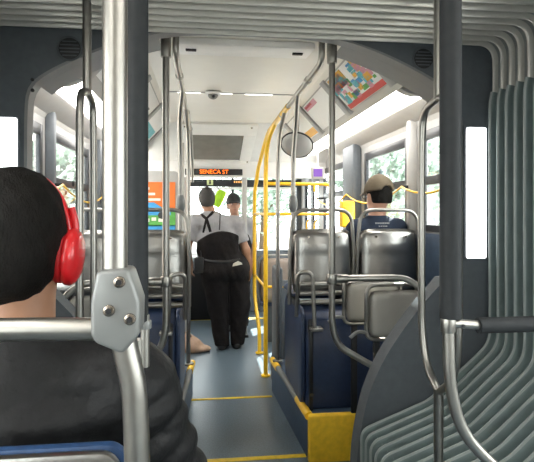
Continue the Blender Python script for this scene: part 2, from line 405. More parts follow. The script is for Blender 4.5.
# light coloured window pillars
for s in (-1, 1):
    w = wr if s > 0 else wl
    for yy in (3.31,):
        xa, xb = sorted((mx(s, 1.165), mx(s, 1.216)))
        MB().prism([(xa, yy - 0.03), (xb, yy - 0.05), (xb, yy + 0.05), (xa, yy + 0.03)] if s > 0 else [(xa, yy - 0.05), (xb, yy - 0.03), (xb, yy + 0.03), (xa, yy + 0.05)], ZB, 2.12, 'z').build('pillar_cover', 'lightgrey' if s > 0 else 'darkgrey', w, bevel=0.012)
    xa, xb = sorted((mx(s, 1.13), mx(s, 1.216)))
    box('pillar_cover', xa, xb, 4.50, 4.86, 0.9, 2.12, 'darkgrey', w, 0.015)
# front wall with the windscreen
wf = MB(); xl, xr = XC - 1.24, XC + 1.24
wf.box(xl, xr, 7.48, 7.60, 0.0, 0.92); wf.box(xl, xr, 7.48, 7.60, 2.10, 2.50); wf.box(xl, xl + 0.10, 7.48, 7.60, 0.92, 2.10); wf.box(xr - 0.10, xr, 7.48, 7.60, 0.92, 2.10)
wf = wf.build('wall_front', 'darkgrey', bevel=0.01); struct(wf, 'front end wall of the bus under and around the windscreen')
ws = thing('window_%d' % wi, 'wide front windscreen with a thin centre post', None, (XC, 7.5, 0.92), kind='structure')
for x0, x1 in ((xl + 0.10, 0.36), (0.40, xr - 0.10)):
    MB().box(x0 - XC, x1 - XC, 0.0, 0.006, 0.0, 1.18).build('pane', 'glass', ws)
MB().box(0.36 - XC, 0.40 - XC, -0.015, 0.02, 0.0, 1.18).build('centre_post', 'frame', ws, bevel=0.004)
wi += 1
# front door: two glazed leaves in the right wall
dr = thing('door_1', 'glazed folding front door on the right', None, (mx(1, 1.235), 6.75, 0.0), kind='structure')
for y0 in (-0.5, 0.005):
    lf = MB()
    for a, b, c, d in ((y0, y0 + 0.05, 0.03, 2.0), (y0 + 0.445, y0 + 0.495, 0.03, 2.0), (y0 + 0.05, y0 + 0.445, 0.03, 0.18), (y0 + 0.05, y0 + 0.445, 1.9, 2.0)):
        lf.box(-0.018, 0.018, a, b, c, d)
    lo_ = lf.build('door_leaf', 'frame', dr, bevel=0.004)
    MB().box(-0.003, 0.003, y0 + 0.05, y0 + 0.445, 0.18, 1.9).build('pane', 'glass', lo_)
    tube('handle', [(-0.02, y0 + 0.09, 0.9), (-0.07, y0 + 0.09, 0.95), (-0.07, y0 + 0.09, 1.35), (-0.02, y0 + 0.09, 1.4)], 0.012, 'yellow', lo_, 0.03)

# ------------------------------------------------------------------ rear section shell around the viewer
def rear_wall(name, s, label):
    x0, x1 = sorted((mx(s, 1.215), mx(s, 1.26))); mb = MB()
    mb.box(x0, x1, -1.9, 1.48, 2.0, 2.35); mb.box(x0, x1, -1.9, 1.48, 0.0, 1.05)
    for a, b in ((-1.9, -1.75), (-0.35, -0.2), (0.85, 1.48)): mb.box(x0, x1, a, b, 1.05, 2.0)
    return struct(mb.build(name, 'wallgrey'), label)
for s, side in ((1, 'right'), (-1, 'left')):
    rear_wall('wall_rear_' + side, s, side + ' side wall of the rear section around the viewer')
    for a, b in ((-1.75, -0.35), (-0.2, 0.85)):
        w = thing('window_%d' % wi, '%s rear section window %s' % (side, 'far behind' if a < -1 else 'beside the viewer'), None, (mx(s, 1.235), (a + b) / 2, 1.05), kind='structure'); wi += 1
        hw = (b - a) / 2
        for q in ((-hw, -hw + 0.04, 0, 0.95), (hw - 0.04, hw, 0, 0.95), (-hw + 0.04, hw - 0.04, 0, 0.04), (-hw + 0.04, hw - 0.04, 0.91, 0.95)):
            MB().box(-0.012, 0.012, q[0], q[1], q[2], q[3]).build('window_frame', 'frame', w)
        MB().box(-0.002, 0.002, -hw + 0.04, hw - 0.04, 0.04, 0.91).build('pane', 'glass', w)
struct(MB().box(XC - 1.24, XC + 1.24, -1.9, 1.48, 2.36, 2.46).build('ceiling_rear', 'cream'), 'cream ceiling over the rear section')
struct(MB().box(XC - 1.24, XC + 1.24, -1.95, -1.9, 0.0, 2.46).build('wall_back', 'wallgrey'), 'grey back wall of the rear section')
for s, side in ((1, 'right'), (-1, 'left')):
    t = thing('ceiling_light', 'long ceiling light over the %s rear seats' % side, 'light', (mx(s, 0.85), -0.4, 2.36), group='ceiling lights')
    MB().box(-0.10, 0.10, -1.2, 1.2, -0.03, 0.0).build('housing', 'lightgrey', t, bevel=0.005)
    MB().box(-0.085, 0.085, -1.17, 1.17, -0.04, -0.03).build('diffuser', 'lamp', t)
# rear portal of the joint
def ring_mesh(outer, inner, y0, y1, mi=0):
    n_ = len(outer); v = []
    for y in (y0, y1):
        v += [(p[0], y, p[1]) for p in outer] + [(p[0], y, p[1]) for p in inner]
    f = []
    for i in range(n_ - 1):
        f += [(i, i + 1, n_ + i + 1, n_ + i), (2 * n_ + i, 3 * n_ + i, 3 * n_ + i + 1, 2 * n_ + i + 1), (n_ + i, n_ + i + 1, 3 * n_ + i + 1, 3 * n_ + i), (i, 2 * n_ + i, 2 * n_ + i + 1, i + 1)]
    f += [(0, n_, 3 * n_, 2 * n_), (n_ - 1, 3 * n_ - 1, 4 * n_ - 1, 2 * n_ - 1)]
    return v, f

# ------------------------------------------------------------------ bellows of the joint
BW = 1.135
def smooth2(pts, rad, n=6):
    return [(p.x, p.z) for p in fillet([(a, 0, b) for a, b in pts], rad, n)]
cap_path = smooth2([(-BW, 2.03), (-BW, 2.275), (BW, 2.275), (BW, 2.03)], 0.085, 9)
side_path = smooth2([(BW - 0.012, 2.05), (BW - 0.022, 2.0), (BW - 0.022, 0.87), (0.82, 0.615), (0.57, 0.52), (0.49, 0.49), (0.49, 0.02)], 0.06, 6)
def fold_mesh(path, sec, closed_sign):
    P = [Vector((a, 0, b)) for a, b in path]; V = []; m_ = len(sec)
    for i, p in enumerate(P):
        t = (P[min(i + 1, len(P) - 1)] - P[max(i - 1, 0)]).normalized()
        nrm = Vector((t.z, 0, -t.x)) * closed_sign
        V += [(p.x + nrm.x * q[1], q[0], p.z + nrm.z * q[1]) for q in sec]
    Fc = [(i * m_ + k, i * m_ + k + 1, (i + 1) * m_ + k + 1, (i + 1) * m_ + k) for i in range(len(P) - 1) for k in range(m_ - 1)]
    return V, Fc
PITCH = 0.065
hp = PITCH / 2
SEC = [(-hp, -0.060), (-hp * 0.62, -0.055), (-hp * 0.56, -0.015), (-hp * 0.50, 0.000), (-hp * 0.38, 0.008), (-hp * 0.22, 0.009), (-hp * 0.10, 0.003), (hp * 0.20, -0.002), (hp * 0.44, -0.006), (hp * 0.54, -0.018), (hp * 0.60, -0.055), (hp, -0.060)]
SECS = [(-hp, -0.060), (-hp * 0.60, -0.055), (-hp * 0.54, -0.015), (-hp * 0.48, -0.002), (-hp * 0.36, 0.006), (-hp * 0.22, 0.006), (-hp * 0.12, -0.002), (hp * 0.10, -0.010), (hp * 0.44, -0.018), (hp * 0.54, -0.026), (hp * 0.60, -0.055), (hp, -0.060)]
bel = thing('bellows', 'grey green folded accordion bellows lining the joint', 'bellows', (XC, 1.65, 0.0), kind='thing')
NF = 12
for k in range(NF):
    yy = YP - hp - 0.005 - k * PITCH - 1.65
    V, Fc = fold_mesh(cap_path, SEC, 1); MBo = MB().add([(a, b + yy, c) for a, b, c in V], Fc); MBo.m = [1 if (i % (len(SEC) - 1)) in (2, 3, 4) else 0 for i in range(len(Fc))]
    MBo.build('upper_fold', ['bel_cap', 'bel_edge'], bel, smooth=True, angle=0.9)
    for s in (1, -1):
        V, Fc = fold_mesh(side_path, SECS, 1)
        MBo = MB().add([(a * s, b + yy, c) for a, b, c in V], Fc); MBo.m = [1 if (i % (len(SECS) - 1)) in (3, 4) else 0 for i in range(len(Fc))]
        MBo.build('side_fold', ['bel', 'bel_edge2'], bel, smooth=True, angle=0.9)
# outer skin so that no daylight leaks
mb = MB(); po = [(BW + 0.07, 0.0), (BW + 0.07, 2.36), (-BW - 0.07, 2.36), (-BW - 0.07, 0.0)]
for i in range(3): mb.add([(po[i][0], -0.18, po[i][1]), (po[i + 1][0], -0.18, po[i + 1][1]), (po[i + 1][0], 0.62, po[i + 1][1]), (po[i][0], 0.62, po[i][1])], [(0, 1, 2, 3)])
mb.build('outer_skin', 'darkgrey', bel)

# front portal ring ------------------------------------------------------------
inner_h = [(0.0, 2.31), (0.36, 2.305), (0.60, 2.235), (0.75, 2.17), (0.86, 2.115), (0.945, 2.06), (0.975, 2.02), (0.99, 1.95), (0.99, 1.5), (0.985, 1.27), (0.93, 1.17), (0.83, 1.07), (0.735, 0.96), (0.62, 0.80), (0.545, 0.64), (0.505, 0.47), (0.485, 0.32), (0.475, 0.0)]
def resample(path, m_):
    P = [Vector((a, 0, b)) for a, b in path]; L = [0]
    for i in range(1, len(P)): L.append(L[-1] + (P[i] - P[i - 1]).length)
    out = []
    for k in range(m_):
        t = L[-1] * k / (m_ - 1); i = max(j for j in range(len(L)) if L[j] <= t + 1e-9); i = min(i, len(P) - 2)
        q = (t - L[i]) / max(L[i + 1] - L[i], 1e-9); p = P[i].lerp(P[i + 1], min(q, 1)); out.append((p.x, p.z))
    return out
def chaikin(path, it=2):
    for _ in range(it):
        o = [path[0]]
        for a, b in zip(path[:-1], path[1:]): o += [(0.75 * a[0] + 0.25 * b[0], 0.75 * a[1] + 0.25 * b[1]), (0.25 * a[0] + 0.75 * b[0], 0.25 * a[1] + 0.75 * b[1])]
        path = o + [path[-1]]
    return path
inner_s = resample(chaikin(inner_h), 90)
def outer_for(p):          # push out to the outer rectangle from the centre of the opening
    cx_, cz_ = 0.0, 1.25; dx, dz = p[0] - cx_, p[1] - cz_
    k = min((1.20 / abs(dx)) if abs(dx) > 1e-6 else 1e9, (2.42 - cz_) / dz if dz > 1e-6 else (cz_ / -dz if dz < -1e-6 else 1e9))
    return (cx_ + dx * k, cz_ + dz * k)
full_in = [(-a, b) for a, b in reversed(inner_s)] + inner_s[1:]
full_out = [outer_for(p) for p in full_in]
tr = thing('trim_1', 'dark grey portal frame at the front of the joint', None, (XC, YP, 0), kind='structure')
v, f = ring_mesh(full_out, full_in, 0.0, 0.06); MB().add(v, f).build('portal_panel', 'darkgrey', tr, smooth=True, angle=0.5)
lip_in = [(a * 0.987, b - (0.008 if b > 1.2 else 0.0)) for a, b in full_in]
lip_up = [(p, q) for p, q in zip(full_in, lip_in) if p[1] > 1.15]
lip_top = [(p, q) for p, q in lip_up if p[1] > 2.03]
for sgn in (1, -1):
    pr = [(p, q) for p, q in lip_top if p[0] * sgn > 0.40]
    v, f = ring_mesh([p for p, q in pr], [q for p, q in pr], 0.066, 0.22); MB().add(v, f).build('portal_lip', 'portal_grey', tr, smooth=True, angle=0.5)
v, f = ring_mesh([p for p, q in lip_up], [q for p, q in lip_up], -0.006, 0.065); MB().add(v, f).build('portal_lip', 'portal_grey', tr, smooth=True, angle=0.5)
lip_lo = [(p, q) for p, q in zip(full_in, lip_in) if p[1] <= 1.17]
for sgn in (1, -1):
    pr = [(p, q) for p, q in lip_lo if p[0] * sgn > 0]
    v, f = ring_mesh([p for p, q in pr], [q for p, q in pr], -0.004, 0.10); MB().add(v, f).build('portal_lip', 'darkgrey', tr, smooth=True, angle=0.5)
# screws along the lip
for s, z in ((-1, 2.02), (-1, 2.065), (1, 2.065)):
    disc('screw', (s * 0.955, -0.004, z - 0.012), (0, 1, 0), 0.008, 0.006, 'black', tr, 10)
# rear portal
tr2 = thing('trim_2', 'dark grey portal frame at the rear of the joint', None, (XC, 1.44, 0), kind='structure')
rin = resample([(0.0, 2.29), (1.13, 2.29), (1.13, 0.86), (0.82, 0.605), (0.50, 0.49), (0.485, 0.0)], 90)
rin = [(-a, b) for a, b in reversed(rin)] + rin[1:]
v, f = ring_mesh([outer_for(p) for p in rin], rin, -0.04, 0.03); MB().add(v, f).build('portal_panel', 'darkgrey', tr2)

# lit vertical panels and speakers on the portal --------------------------------------
for s, lab in ((1, 'tall bright white lit panel on the portal, right of the aisle'), (-1, 'bright white lit panel on the portal behind the man with headphones')):
    t = thing('light_panel', lab, 'light', (mx(s, 1.066), YP - 0.002, 1.576), group='lit panels on the portal')
    MB().prism(rrect(-0.060, 0.060, -0.322, 0.322, 0.012), -0.006, 0.0, 'y').build('bezel', 'darkgrey', t, bevel=0.002)
    MB().prism(rrect(-0.050, 0.050, -0.312, 0.312, 0.010), -0.010, -0.006, 'y').build('diffuser', 'lampv', t)
for s, p, lab in ((1, (423, 59), 'round black speaker grille on the portal, top right'), (-1, (70, 49), 'round black speaker grille on the portal, top left')):
    c = at(p[0], p[1], YP - 0.004); t = thing('speaker', lab, 'speaker', c, group='portal speakers')
    disc('grille', (0, -0.004, 0), (0, 1, 0), 0.047, 0.008, 'black', t, 28, 0.002)
    MB().sweep([(0.050 * math.cos(a), -0.004, 0.050 * math.sin(a)) for a in np.linspace(0, 2 * math.pi, 33)], 0.004, 6, False).build('bezel', 'darkgrey', t, smooth=True)
    for q in range(-2, 3):
        hw = math.sqrt(0.042 ** 2 - (q * 0.015) ** 2); MB().box(-hw, hw, -0.011, -0.008, q * 0.015 - 0.002, q * 0.015 + 0.002).build('slat', 'darkgrey', t)

# ------------------------------------------------------------------ ceiling fittings
for s, side in ((1, 'right'), (-1, 'left')):
    t = thing('ceiling_light', 'long bright strip light along the %s side above the windows' % side, 'light', (mx(s, 0.965), 4.25, 2.18), group='ceiling lights')
    MB().box(-0.106, 0.106, -1.52, 1.52, 0.0, 0.035).build('housing', 'lightgrey', t, bevel=0.004)
    dm = MB(); arc = [(-0.10 + 0.2 * k / 10, -0.030 * math.sin(math.pi * k / 10)) for k in range(11)]
    dm.prism(arc, -1.50, 1.50, 'y'); dm.build('diffuser', 'lamp', t, smooth=True, angle=0.8)
    MB().prism([(a, b - 0.006) for a, b in arc] + [(0.106, 0.03), (-0.106, 0.03)], -1.56, -1.50, 'y').build('end_cap', 'grey', t, bevel=0.003)
vt = thing('ceiling_vent', 'pale slotted air vent panel across the ceiling behind the portal', 'vent', (XC, 2.87, 2.43))
MB().prism([(-0.13, -0.035), (-0.13, 0.0), (0.13, 0.0), (0.13, -0.012)], -0.39, 0.39, 'x').build('panel', 'white', vt, bevel=0.006)
MB().prism([(-0.139, -0.03), (-0.139, -0.002), (-0.131, -0.002), (-0.131, -0.03)], -0.37, 0.37, 'x').build('front_edge', 'white', vt, bevel=0.001)
for x in (-0.30, 0.31): MB().box(x - 0.03, x + 0.03, -0.03, -0.005, -0.036, -0.024).build('slot', 'black', vt, bevel=0.003)
dc = thing('security_camera', 'small white dome camera on the ceiling seam', 'camera', at(213, 93, 3.93))
dcz = 2.424 - dc.location.z
MB().box(-0.06, 0.06, -0.05, 0.05, dcz - 0.02, dcz).build('mount', 'white', dc, bevel=0.008)
MB().ell((0, 0, dcz - 0.022), (0.04, 0.04, 0.034)).build('dome', 'smoke', dc, smooth=True)
MB().ell((0.005, -0.026, dcz - 0.036), (0.014, 0.014, 0.014)).build('lens', 'black', dc, smooth=True)
# hatch on the sloped bulkhead
sl = Vector((0, 0.68, -0.34)).normalized(); nr = Vector((0, -0.34, -0.68)).normalized()
ht = thing('roof_hatch_panel', 'dark grey tinted panel in a white moulded frame above the sign', 'panel', (0.10, 5.24, 2.43))
def slope(x, t, o): p = sl * t + nr * o; return (x, p.y, p.z)
def slab(x0, x1, t0, t1, o0, o1, nm, m, x0b=None, x1b=None):
    x0b = x0 if x0b is None else x0b; x1b = x1 if x1b is None else x1b
    v = [slope(x0, t0, o0), slope(x1, t0, o0), slope(x1b, t1, o0), slope(x0b, t1, o0), slope(x0, t0, o1), slope(x1, t0, o1), slope(x1b, t1, o1), slope(x0b, t1, o1)]
    return MB().add(v, [(0, 3, 2, 1), (4, 5, 6, 7), (0, 1, 5, 4), (1, 2, 6, 5), (2, 3, 7, 6), (3, 0, 4, 7)]).build(nm, m, ht, bevel=0.006)
slab(-0.40, 0.43, 0.01, 0.20, 0.0, 0.03, 'frame_rail', 'white'); slab(-0.40, 0.40, 0.71, 0.77, 0.0, 0.03, 'frame_rail', 'white')
slab(-0.40, -0.31, 0.20, 0.71, 0.0, 0.03, 'frame_rail', 'white'); slab(0.30, 0.43, 0.20, 0.71, 0.0, 0.03, 'frame_rail', 'white', 0.28, 0.40)
slab(-0.31, 0.30, 0.20, 0.71, 0.002, 0.012, 'tinted_panel', 'smoke', -0.31, 0.28)
for x in (-0.33, 0.37):
    for t in (0.05, 0.72): MB().ell(slope(x, t, 0.03), (0.012, 0.012, 0.012), 8, 6).build('bolt', 'chrome', ht, smooth=True)
# LED sign
sg = thing('destination_sign', 'black strip sign reading SENECA ST in orange letters', 'sign', at(214, 172, 5.90))
MB().box(-0.335, 0.335, -0.012, 0.02, -0.036, 0.036).build('housing', 'black', sg, bevel=0.005)
text_mesh('SENECA ST', 0.068, 'ledtxt', 'lettering', sg, Matrix.Translation((0.0, -0.0135, 0)) @ Matrix.Rotation(math.pi / 2, 4, 'X'), 0.001, 1.0)

# advertisement cards in the coves ----------------------------------------------------------
def cove_pt(s, t, off, Y):
    a, b = Vector((COVE[0][0], COVE[0][1])), Vector((COVE[1][0], COVE[1][1])); p = a.lerp(b, t); d = (b - a).normalized(); nn = Vector((d.y, -d.x)) * (1 if True else 1)
    if nn.y > 0: nn = -nn
    q = p + nn * off; return Vector((mx(s, q.x), Y, q.y))
def card(s, y0, y1, lab, blocks, base='adwhite'):
    root = thing('poster', lab, 'poster', cove_pt(s, 1.0, 0.0, (y0 + y1) / 2), group='advertising cards in the coves'); L = Vector(root.location)
    def q(ya, yb, ta, tb, o0, o1, nm, m):
        v = [cove_pt(s, ta, o0, ya) - L, cove_pt(s, ta, o0, yb) - L, cove_pt(s, tb, o0, yb) - L, cove_pt(s, tb, o0, ya) - L, cove_pt(s, ta, o1, ya) - L, cove_pt(s, ta, o1, yb) - L, cove_pt(s, tb, o1, yb) - L, cove_pt(s, tb, o1, ya) - L]
        MB().add(v, [(0, 3, 2, 1), (4, 5, 6, 7), (0, 1, 5, 4), (1, 2, 6, 5), (2, 3, 7, 6), (3, 0, 4, 7)]).build(nm, m, root)
    q(y0, y1, 0.04, 0.98, 0.002, 0.005, 'card', base)
    for a, b, c, d, m in blocks: q(y0 + (y1 - y0) * a, y0 + (y1 - y0) * b, 0.04 + 0.94 * c, 0.04 + 0.94 * d, 0.0051, 0.0065, 'print_block', m)
strokes = [(0.02, 0.98, 0.84, 0.99, 'adred'), (0.55, 0.97, 0.02, 0.30, 'adyel'), (0.65, 0.90, 0.30, 0.42, 'adred')]
rr = random.Random(3)
for k in range(60):
    a = rr.uniform(0.02, 0.9); c = rr.uniform(0.02, 0.72); strokes.append((a, a + rr.uniform(0.04, 0.14), c, c + rr.uniform(0.05, 0.24), rr.choice(['cyan', 'cyan', 'cyan', 'adblue', 'pink', 'pink', 'adyel', 'adgreen'])))
card(1, 2.66, 3.38, 'colourful painted advertising card with a red lower band on the right', strokes)
card(1, 3.50, 4.23, 'white advertising card with a faint red block, middle of the right cove', [(0.45, 0.95, 0.04, 0.22, 'pink'), (0.62, 0.95, 0.06, 0.14, 'adred'), (0.1, 0.3, 0.62, 0.68, 'grey')])
card(1, 4.35, 5.05, 'white advertising card with orange lower corner, far end of right cove', [(0.05, 0.7, 0.70, 0.97, 'adyel'), (0.6, 0.9, 0.76, 0.95, 'orange')])
bars = []
y = 0.03
while y < 0.93:
    w_ = rr.uniform(0.018, 0.04); bars.append((y, y + w_, 0.36, 0.36 + rr.uniform(0.2, 0.26), 'ink')); y += w_ + 0.014
card(-1, 2.66, 3.38, 'white advertising card with black lettering, near end of left cove', bars)
card(-1, 3.50, 4.23, 'white advertising card with a line of black lettering, middle of left cove', bars[2:-3] + [(0.05, 0.95, 0.74, 0.78, 'grey')])
card(-1, 4.35, 5.05, 'white advertising card with a blue green band, far end of left cove', [(0.05, 0.9, 0.6, 0.95, 'cyan')])

# ------------------------------------------------------------------ handrails and poles
R = 0.0165
def clampring(c, axis, parent, r=0.024, t=0.05, m='steel', nm='clamp'):
    return disc(nm, c, axis, r, t, m, parent, 16, 0.003)
# overhead rails
for s, side in ((1, 'right'), (-1, 'left')):
    x = mx(s, 0.36); z = 2.235
    t = thing('overhead_handrail', 'overhead grab rail along the %s of the aisle%s' % (side, ', steel turning yellow' if s > 0 else ', bare steel'), 'handrail', (x, 2.45, 2.3))
    L = Vector(t.location)
    if s > 0:
        tube('rail', [(0, 0, 0.06), (0, 0, z - 2.3), (0, 1.05, z - 2.3)], R, 'steel', t, 0.10)
        tube('yellow_rail', [(0, 1.05, z - 2.3), (0, 2.25, z - 2.3), (-0.03, 2.85, 1.95 - 2.3), (-0.04, 2.95, 1.80 - 2.3)], 0.021, 'yellow', t, 0.25)
    else:
        tube('rail', [(0, 0, 0.06), (0, 0, z - 2.3), (0, 2.25, z - 2.3), (0.0, 2.75, 2.0 - 2.3), (0, 2.8, 1.80 - 2.3)], R, 'steel', t, 0.2)
    for yy in (0.35, 1.35, 2.1):
        clampring((0, yy, z - 2.3), (0, 1, 0), t, 0.022, 0.04)
# portal poles that sweep outwards at the bottom, with a cross rail
for s, side in ((1, 'right'), (-1, 'left')):
    p0 = at(332, 45, 2.42) if s > 0 else at(166, 43, 2.42)
    x = p0.x; zb = 1.0
    ex, ez = (mx(1, 0.66), 0.70) if s > 0 else (mx(-1, 0.66), 0.70)
    t = thing('grab_pole', 'steel pole at the portal curving outwards at its foot, %s of the aisle' % side, 'pole', (x, 2.42, 0.7), group='portal poles')
    zz = 2.43 - 0.7
    tube('pole', [(0, 0, zz), (0, 0, 0.22), (s * 0.03, 0, 0.12), (ex - x - s * 0.04, 0, 0.01), (ex - x + s * 0.06, 0, -0.02)], R, 'steel', t, 0.16)
    clampring((0, 0, zz - 0.16), (0, 0, 1), t, 0.025, 0.10, nm='top_sleeve'); disc('flange', (0, 0, zz - 0.006), (0, 0, 1), 0.045, 0.012, 'steel', t, 20, 0.003)
    zc = at(332, 279, 2.42).z - 0.7
    clampring((0, 0, zc), (0, 0, 1), t, 0.026, 0.05)
    tube('cross_rail', [(s * 0.01, 0, zc), (s * 0.40, 0, zc), (s * 0.49, -0.02, zc - 0.10), (s * 0.52, -0.04, zc - 0.2)], R * 0.95, 'steel', t, 0.09)
    clampring((s * 0.05, 0, zc), (1, 0, 0), t, 0.021, 0.06)
# loop poles standing in the joint
for s, side, px, Y, w_ in ((1, 'right', 438.5, 1.68, 0.28), (-1, 'left', 87, 1.95, 0.22)):
    p = at(px, 213, Y); ztop = 2.30
    z1 = at(px, 98 if s > 0 else 92, Y).z; z0 = at(px, 392, Y).z if s > 0 else 0.78
    t = thing('loop_pole', 'steel pole with a long oval grab loop in the joint, %s side' % side, 'pole', (p.x, Y, 0.0), group='loop poles in the joint')
    tube('upper_pole', [(0, 0, z1 - 0.01), (0, 0, ztop)], R, 'steel', t); tube('lower_pole', [(0, 0, 0.55), (0, 0, z0 + 0.01)], R, 'steel', t)
    h_ = w_ / 2
    loop = fillet([(0, 0, z1), (0, h_ * 0.9, z1 - 0.02), (0, h_, z1 - 0.16), (0, h_, z0 + 0.2), (0, h_ * 0.75, z0 + 0.07), (0, 0, z0)], 0.08) + fillet([(0, 0, z0), (0, -h_ * 0.75, z0 + 0.07), (0, -h_, z0 + 0.2), (0, -h_, z1 - 0.16), (0, -h_ * 0.9, z1 - 0.02), (0, 0, z1)], 0.08)[1:]
    MB().sweep(loop, R * 0.85, 12, False).build('loop', 'steel', t, smooth=True)
    disc('flange', (0, 0, 0.555), (0, 0, 1), 0.05, 0.016, 'steel', t, 20, 0.003)

# ------------------------------------------------------------------ raised platforms, wheel housings and seats (front section)
def edge_pts(s): return [mx(s, 0.40), mx(s, 0.33)]
for s, side in ((1, 'right'), (-1, 'left')):
    pl = thing('raised_platform', 'dark blue raised seat platform on the %s of the aisle' % side, 'platform', (mx(s, 0.8), 3.5, 0.0), group='raised platforms')
    L = Vector(pl.location)
    P = [(mx(s, 0.39) - L.x, 2.94 - L.y), (mx(s, 0.325) - L.x, 4.12 - L.y), (mx(s, 1.19) - L.x, 4.12 - L.y), (mx(s, 1.19) - L.x, 2.94 - L.y)]
    MB().prism(P, 0.0, 0.265, 'z').build('plinth', 'wallblue', pl, bevel=0.006)
    # yellow end riser facing the joint
    xa, xb = sorted((mx(s, 0.385) - L.x, mx(s, 0.75) - L.x))
    MB().box(xa, xb, 2.895 - L.y, 2.94 - L.y, 0.0, 0.285).build('end_riser', 'yellowp', pl, bevel=0.014, seg=3)
    # edge nosing: yellow, bare metal, yellow
    e0 = Vector((mx(s, 0.395) - L.x, 2.93 - L.y, 0.268)); e1 = Vector((mx(s, 0.328) - L.x, 4.09 - L.y, 0.268))
    for a, b, m in ((0.0, 0.24, 'yellow'), (0.24, 0.80, 'alu'), (0.80, 1.0, 'yellow')):
        MB().sweep([e0.lerp(e1, a), e0.lerp(e1, b)], 0.026 if m == 'yellow' else 0.022, 12).build('edge_nosing', m, pl, smooth=True, angle=0.8)
    # wheel housing
    wh = thing('wheel_housing', 'glossy dark blue wheel housing box under the steel seats, %s side' % side, 'housing', (mx(s, 0.78), 3.42, 0.265), group='wheel housings')
    L = Vector(wh.location)
    xa, xb = sorted((mx(s, 0.40) - L.x, mx(s, 1.185) - L.x))
    MB().prism([(3.03 - L.y, 0.0), (3.03 - L.y, 0.42), (3.08 - L.y, 0.55), (3.2 - L.y, 0.60), (3.74 - L.y, 0.60), (3.74 - L.y, 0.0)], xa, xb, 'x').build('shell', 'blue', wh, bevel=0.018, seg=3)
    xs_ = mx(s, 0.385) - L.x
    prof_s = rrect(3.06 - L.y, 3.72 - L.y, 0.0, 0.62, 0.10); prof_s = [q for q in prof_s]
    MB().prism(prof_s, xs_ - 0.014, xs_ + 0.014, 'x').build('side_panel', 'blue', wh, bevel=0.01)
    xs_ = mx(s, 0.425) - L.x
    MB().prism([(3.015 - L.y, 0.0), (3.015 - L.y, 0.5), (3.04 - L.y, 0.56), (3.07 - L.y, 0.5), (3.07 - L.y, 0.0)], xs_ - 0.012, xs_ + 0.012, 'x').build('gap_strip', 'black', wh, bevel=0.004)
    disc('cap_bolt', (mx(s, 0.425) - L.x, 3.012 - L.y, 0.10), (0, 1, 0), 0.012, 0.01, 'chrome', wh, 12)

def steel_seat(loc, rz, lab, group, w=0.40, s=1):
    t = thing('passenger_seat', lab, 'seat', loc, rz, group)
    # backrest panel, tilted slightly to the rear, rear side facing -Y
    mt = Matrix.Translation((0, 0.0, 0.30)) @ Matrix.Rotation(-0.06, 4, 'X')
    pillow('backrest', w, 0.42, 0.045, 'steel_seat', t, 0.55, -0.035, 10, 16, 14, mt, lambda a, b: -0.010 * math.exp(-((b - 0.45) / 0.10) ** 2) * (1 - a * a))
    pillow('back_cushion', w - 0.05, 0.37, 0.05, 'blue', t, 0.5, -0.03, 6, 10, 10, Matrix.Translation((0, 0.045, 0.30)) @ Matrix.Rotation(-0.06, 4, 'X'))
    pillow('seat_cushion', w, 0.42, 0.09, 'blue', t, 0.5, 0, 6, 12, 10, Matrix.Translation((0, 0.24, 0.08)) @ Matrix.Rotation(math.pi / 2, 4, 'X'))
    hw = w / 2 + 0.012
    tube('grab_frame', [(-hw, 0.02, 0.02), (-hw, -0.005, 0.4), (-hw + 0.02, -0.015, 0.635), (hw - 0.02, -0.015, 0.635), (hw, -0.005, 0.4), (hw, 0.02, 0.02)], 0.0125, 'steel', t, 0.09)
    for x in (-w / 2 + 0.05, w / 2 - 0.05): MB().box(x - 0.02, x + 0.02, 0.08, 0.40, -0.002, 0.04).build('bracket', 'black', t, bevel=0.004)
    for x in (-0.10, 0.10): disc('rivet', (x, -0.052, 0.46), (0, 1, 0), 0.007, 0.006, 'chrome', t, 10)
    return t
zs = 0.865
for s, side in ((1, 'right'), (-1, 'left')):
    for u, nm, lb in ((0.535, 'aisle', 'aisle'), (0.985, 'window', 'window')):
        if s > 0: lab = 'empty steel backed seat beside the aisle, right side' if nm == 'aisle' else 'steel backed window seat behind the man in the tan cap'
        else: lab = 'steel backed %s seat on the left side' % nm
        steel_seat((mx(s, u), 3.20, zs - 0.14 + 0.14), 0, lab, 'steel seats on the wheel housings')
# low framed backs near the joint
def low_back(c, w, h, lab, ry=0.0):
    t = thing('folding_seat', lab, 'seat', c, ry, 'low folding seats by the portal')
    pillow('backrest', w, h, 0.03, 'seat_pan', t, 0.6, -0.012, 12, 12, 10, Matrix.Translation((0, 0, h / 2 + 0.03)))
    a = w / 2 + 0.012
    tube('frame', [(-a, 0, h * 0.5), (-a, 0, h + 0.06), (a, 0, h + 0.06), (a, 0, 0.02), (-a, 0, 0.02), (-a, 0, h * 0.5)], 0.0115, 'steel', t, 0.06)
    for x in (-w / 3, w / 3): MB().box(x - 0.018, x + 0.018, 0.004, 0.024, -c[2], 0.10).build('bracket', 'black', t, bevel=0.003)
    tube('arm', [(-a, 0.0, 0.06), (-a - 0.06, -0.02, 0.07), (-a - 0.10, -0.03, 0.04)], 0.010, 'alu', t, 0.03)
    return t
for s, side in ((1, 'right'), (-1, 'left')):
    if s > 0:
        low_back((1.03, 2.66, 0.765), 0.30, 0.26, 'nearest low folding seat back in a steel tube frame, right side')
        low_back((0.985, 2.90, 0.80), 0.33, 0.24, 'low folding seat back half hidden behind the nearest one, right side')
    else:
        low_back((mx(-1, 0.78), 2.68, 0.775), 0.28, 0.25, 'low folding seat back in a steel tube frame, left side')
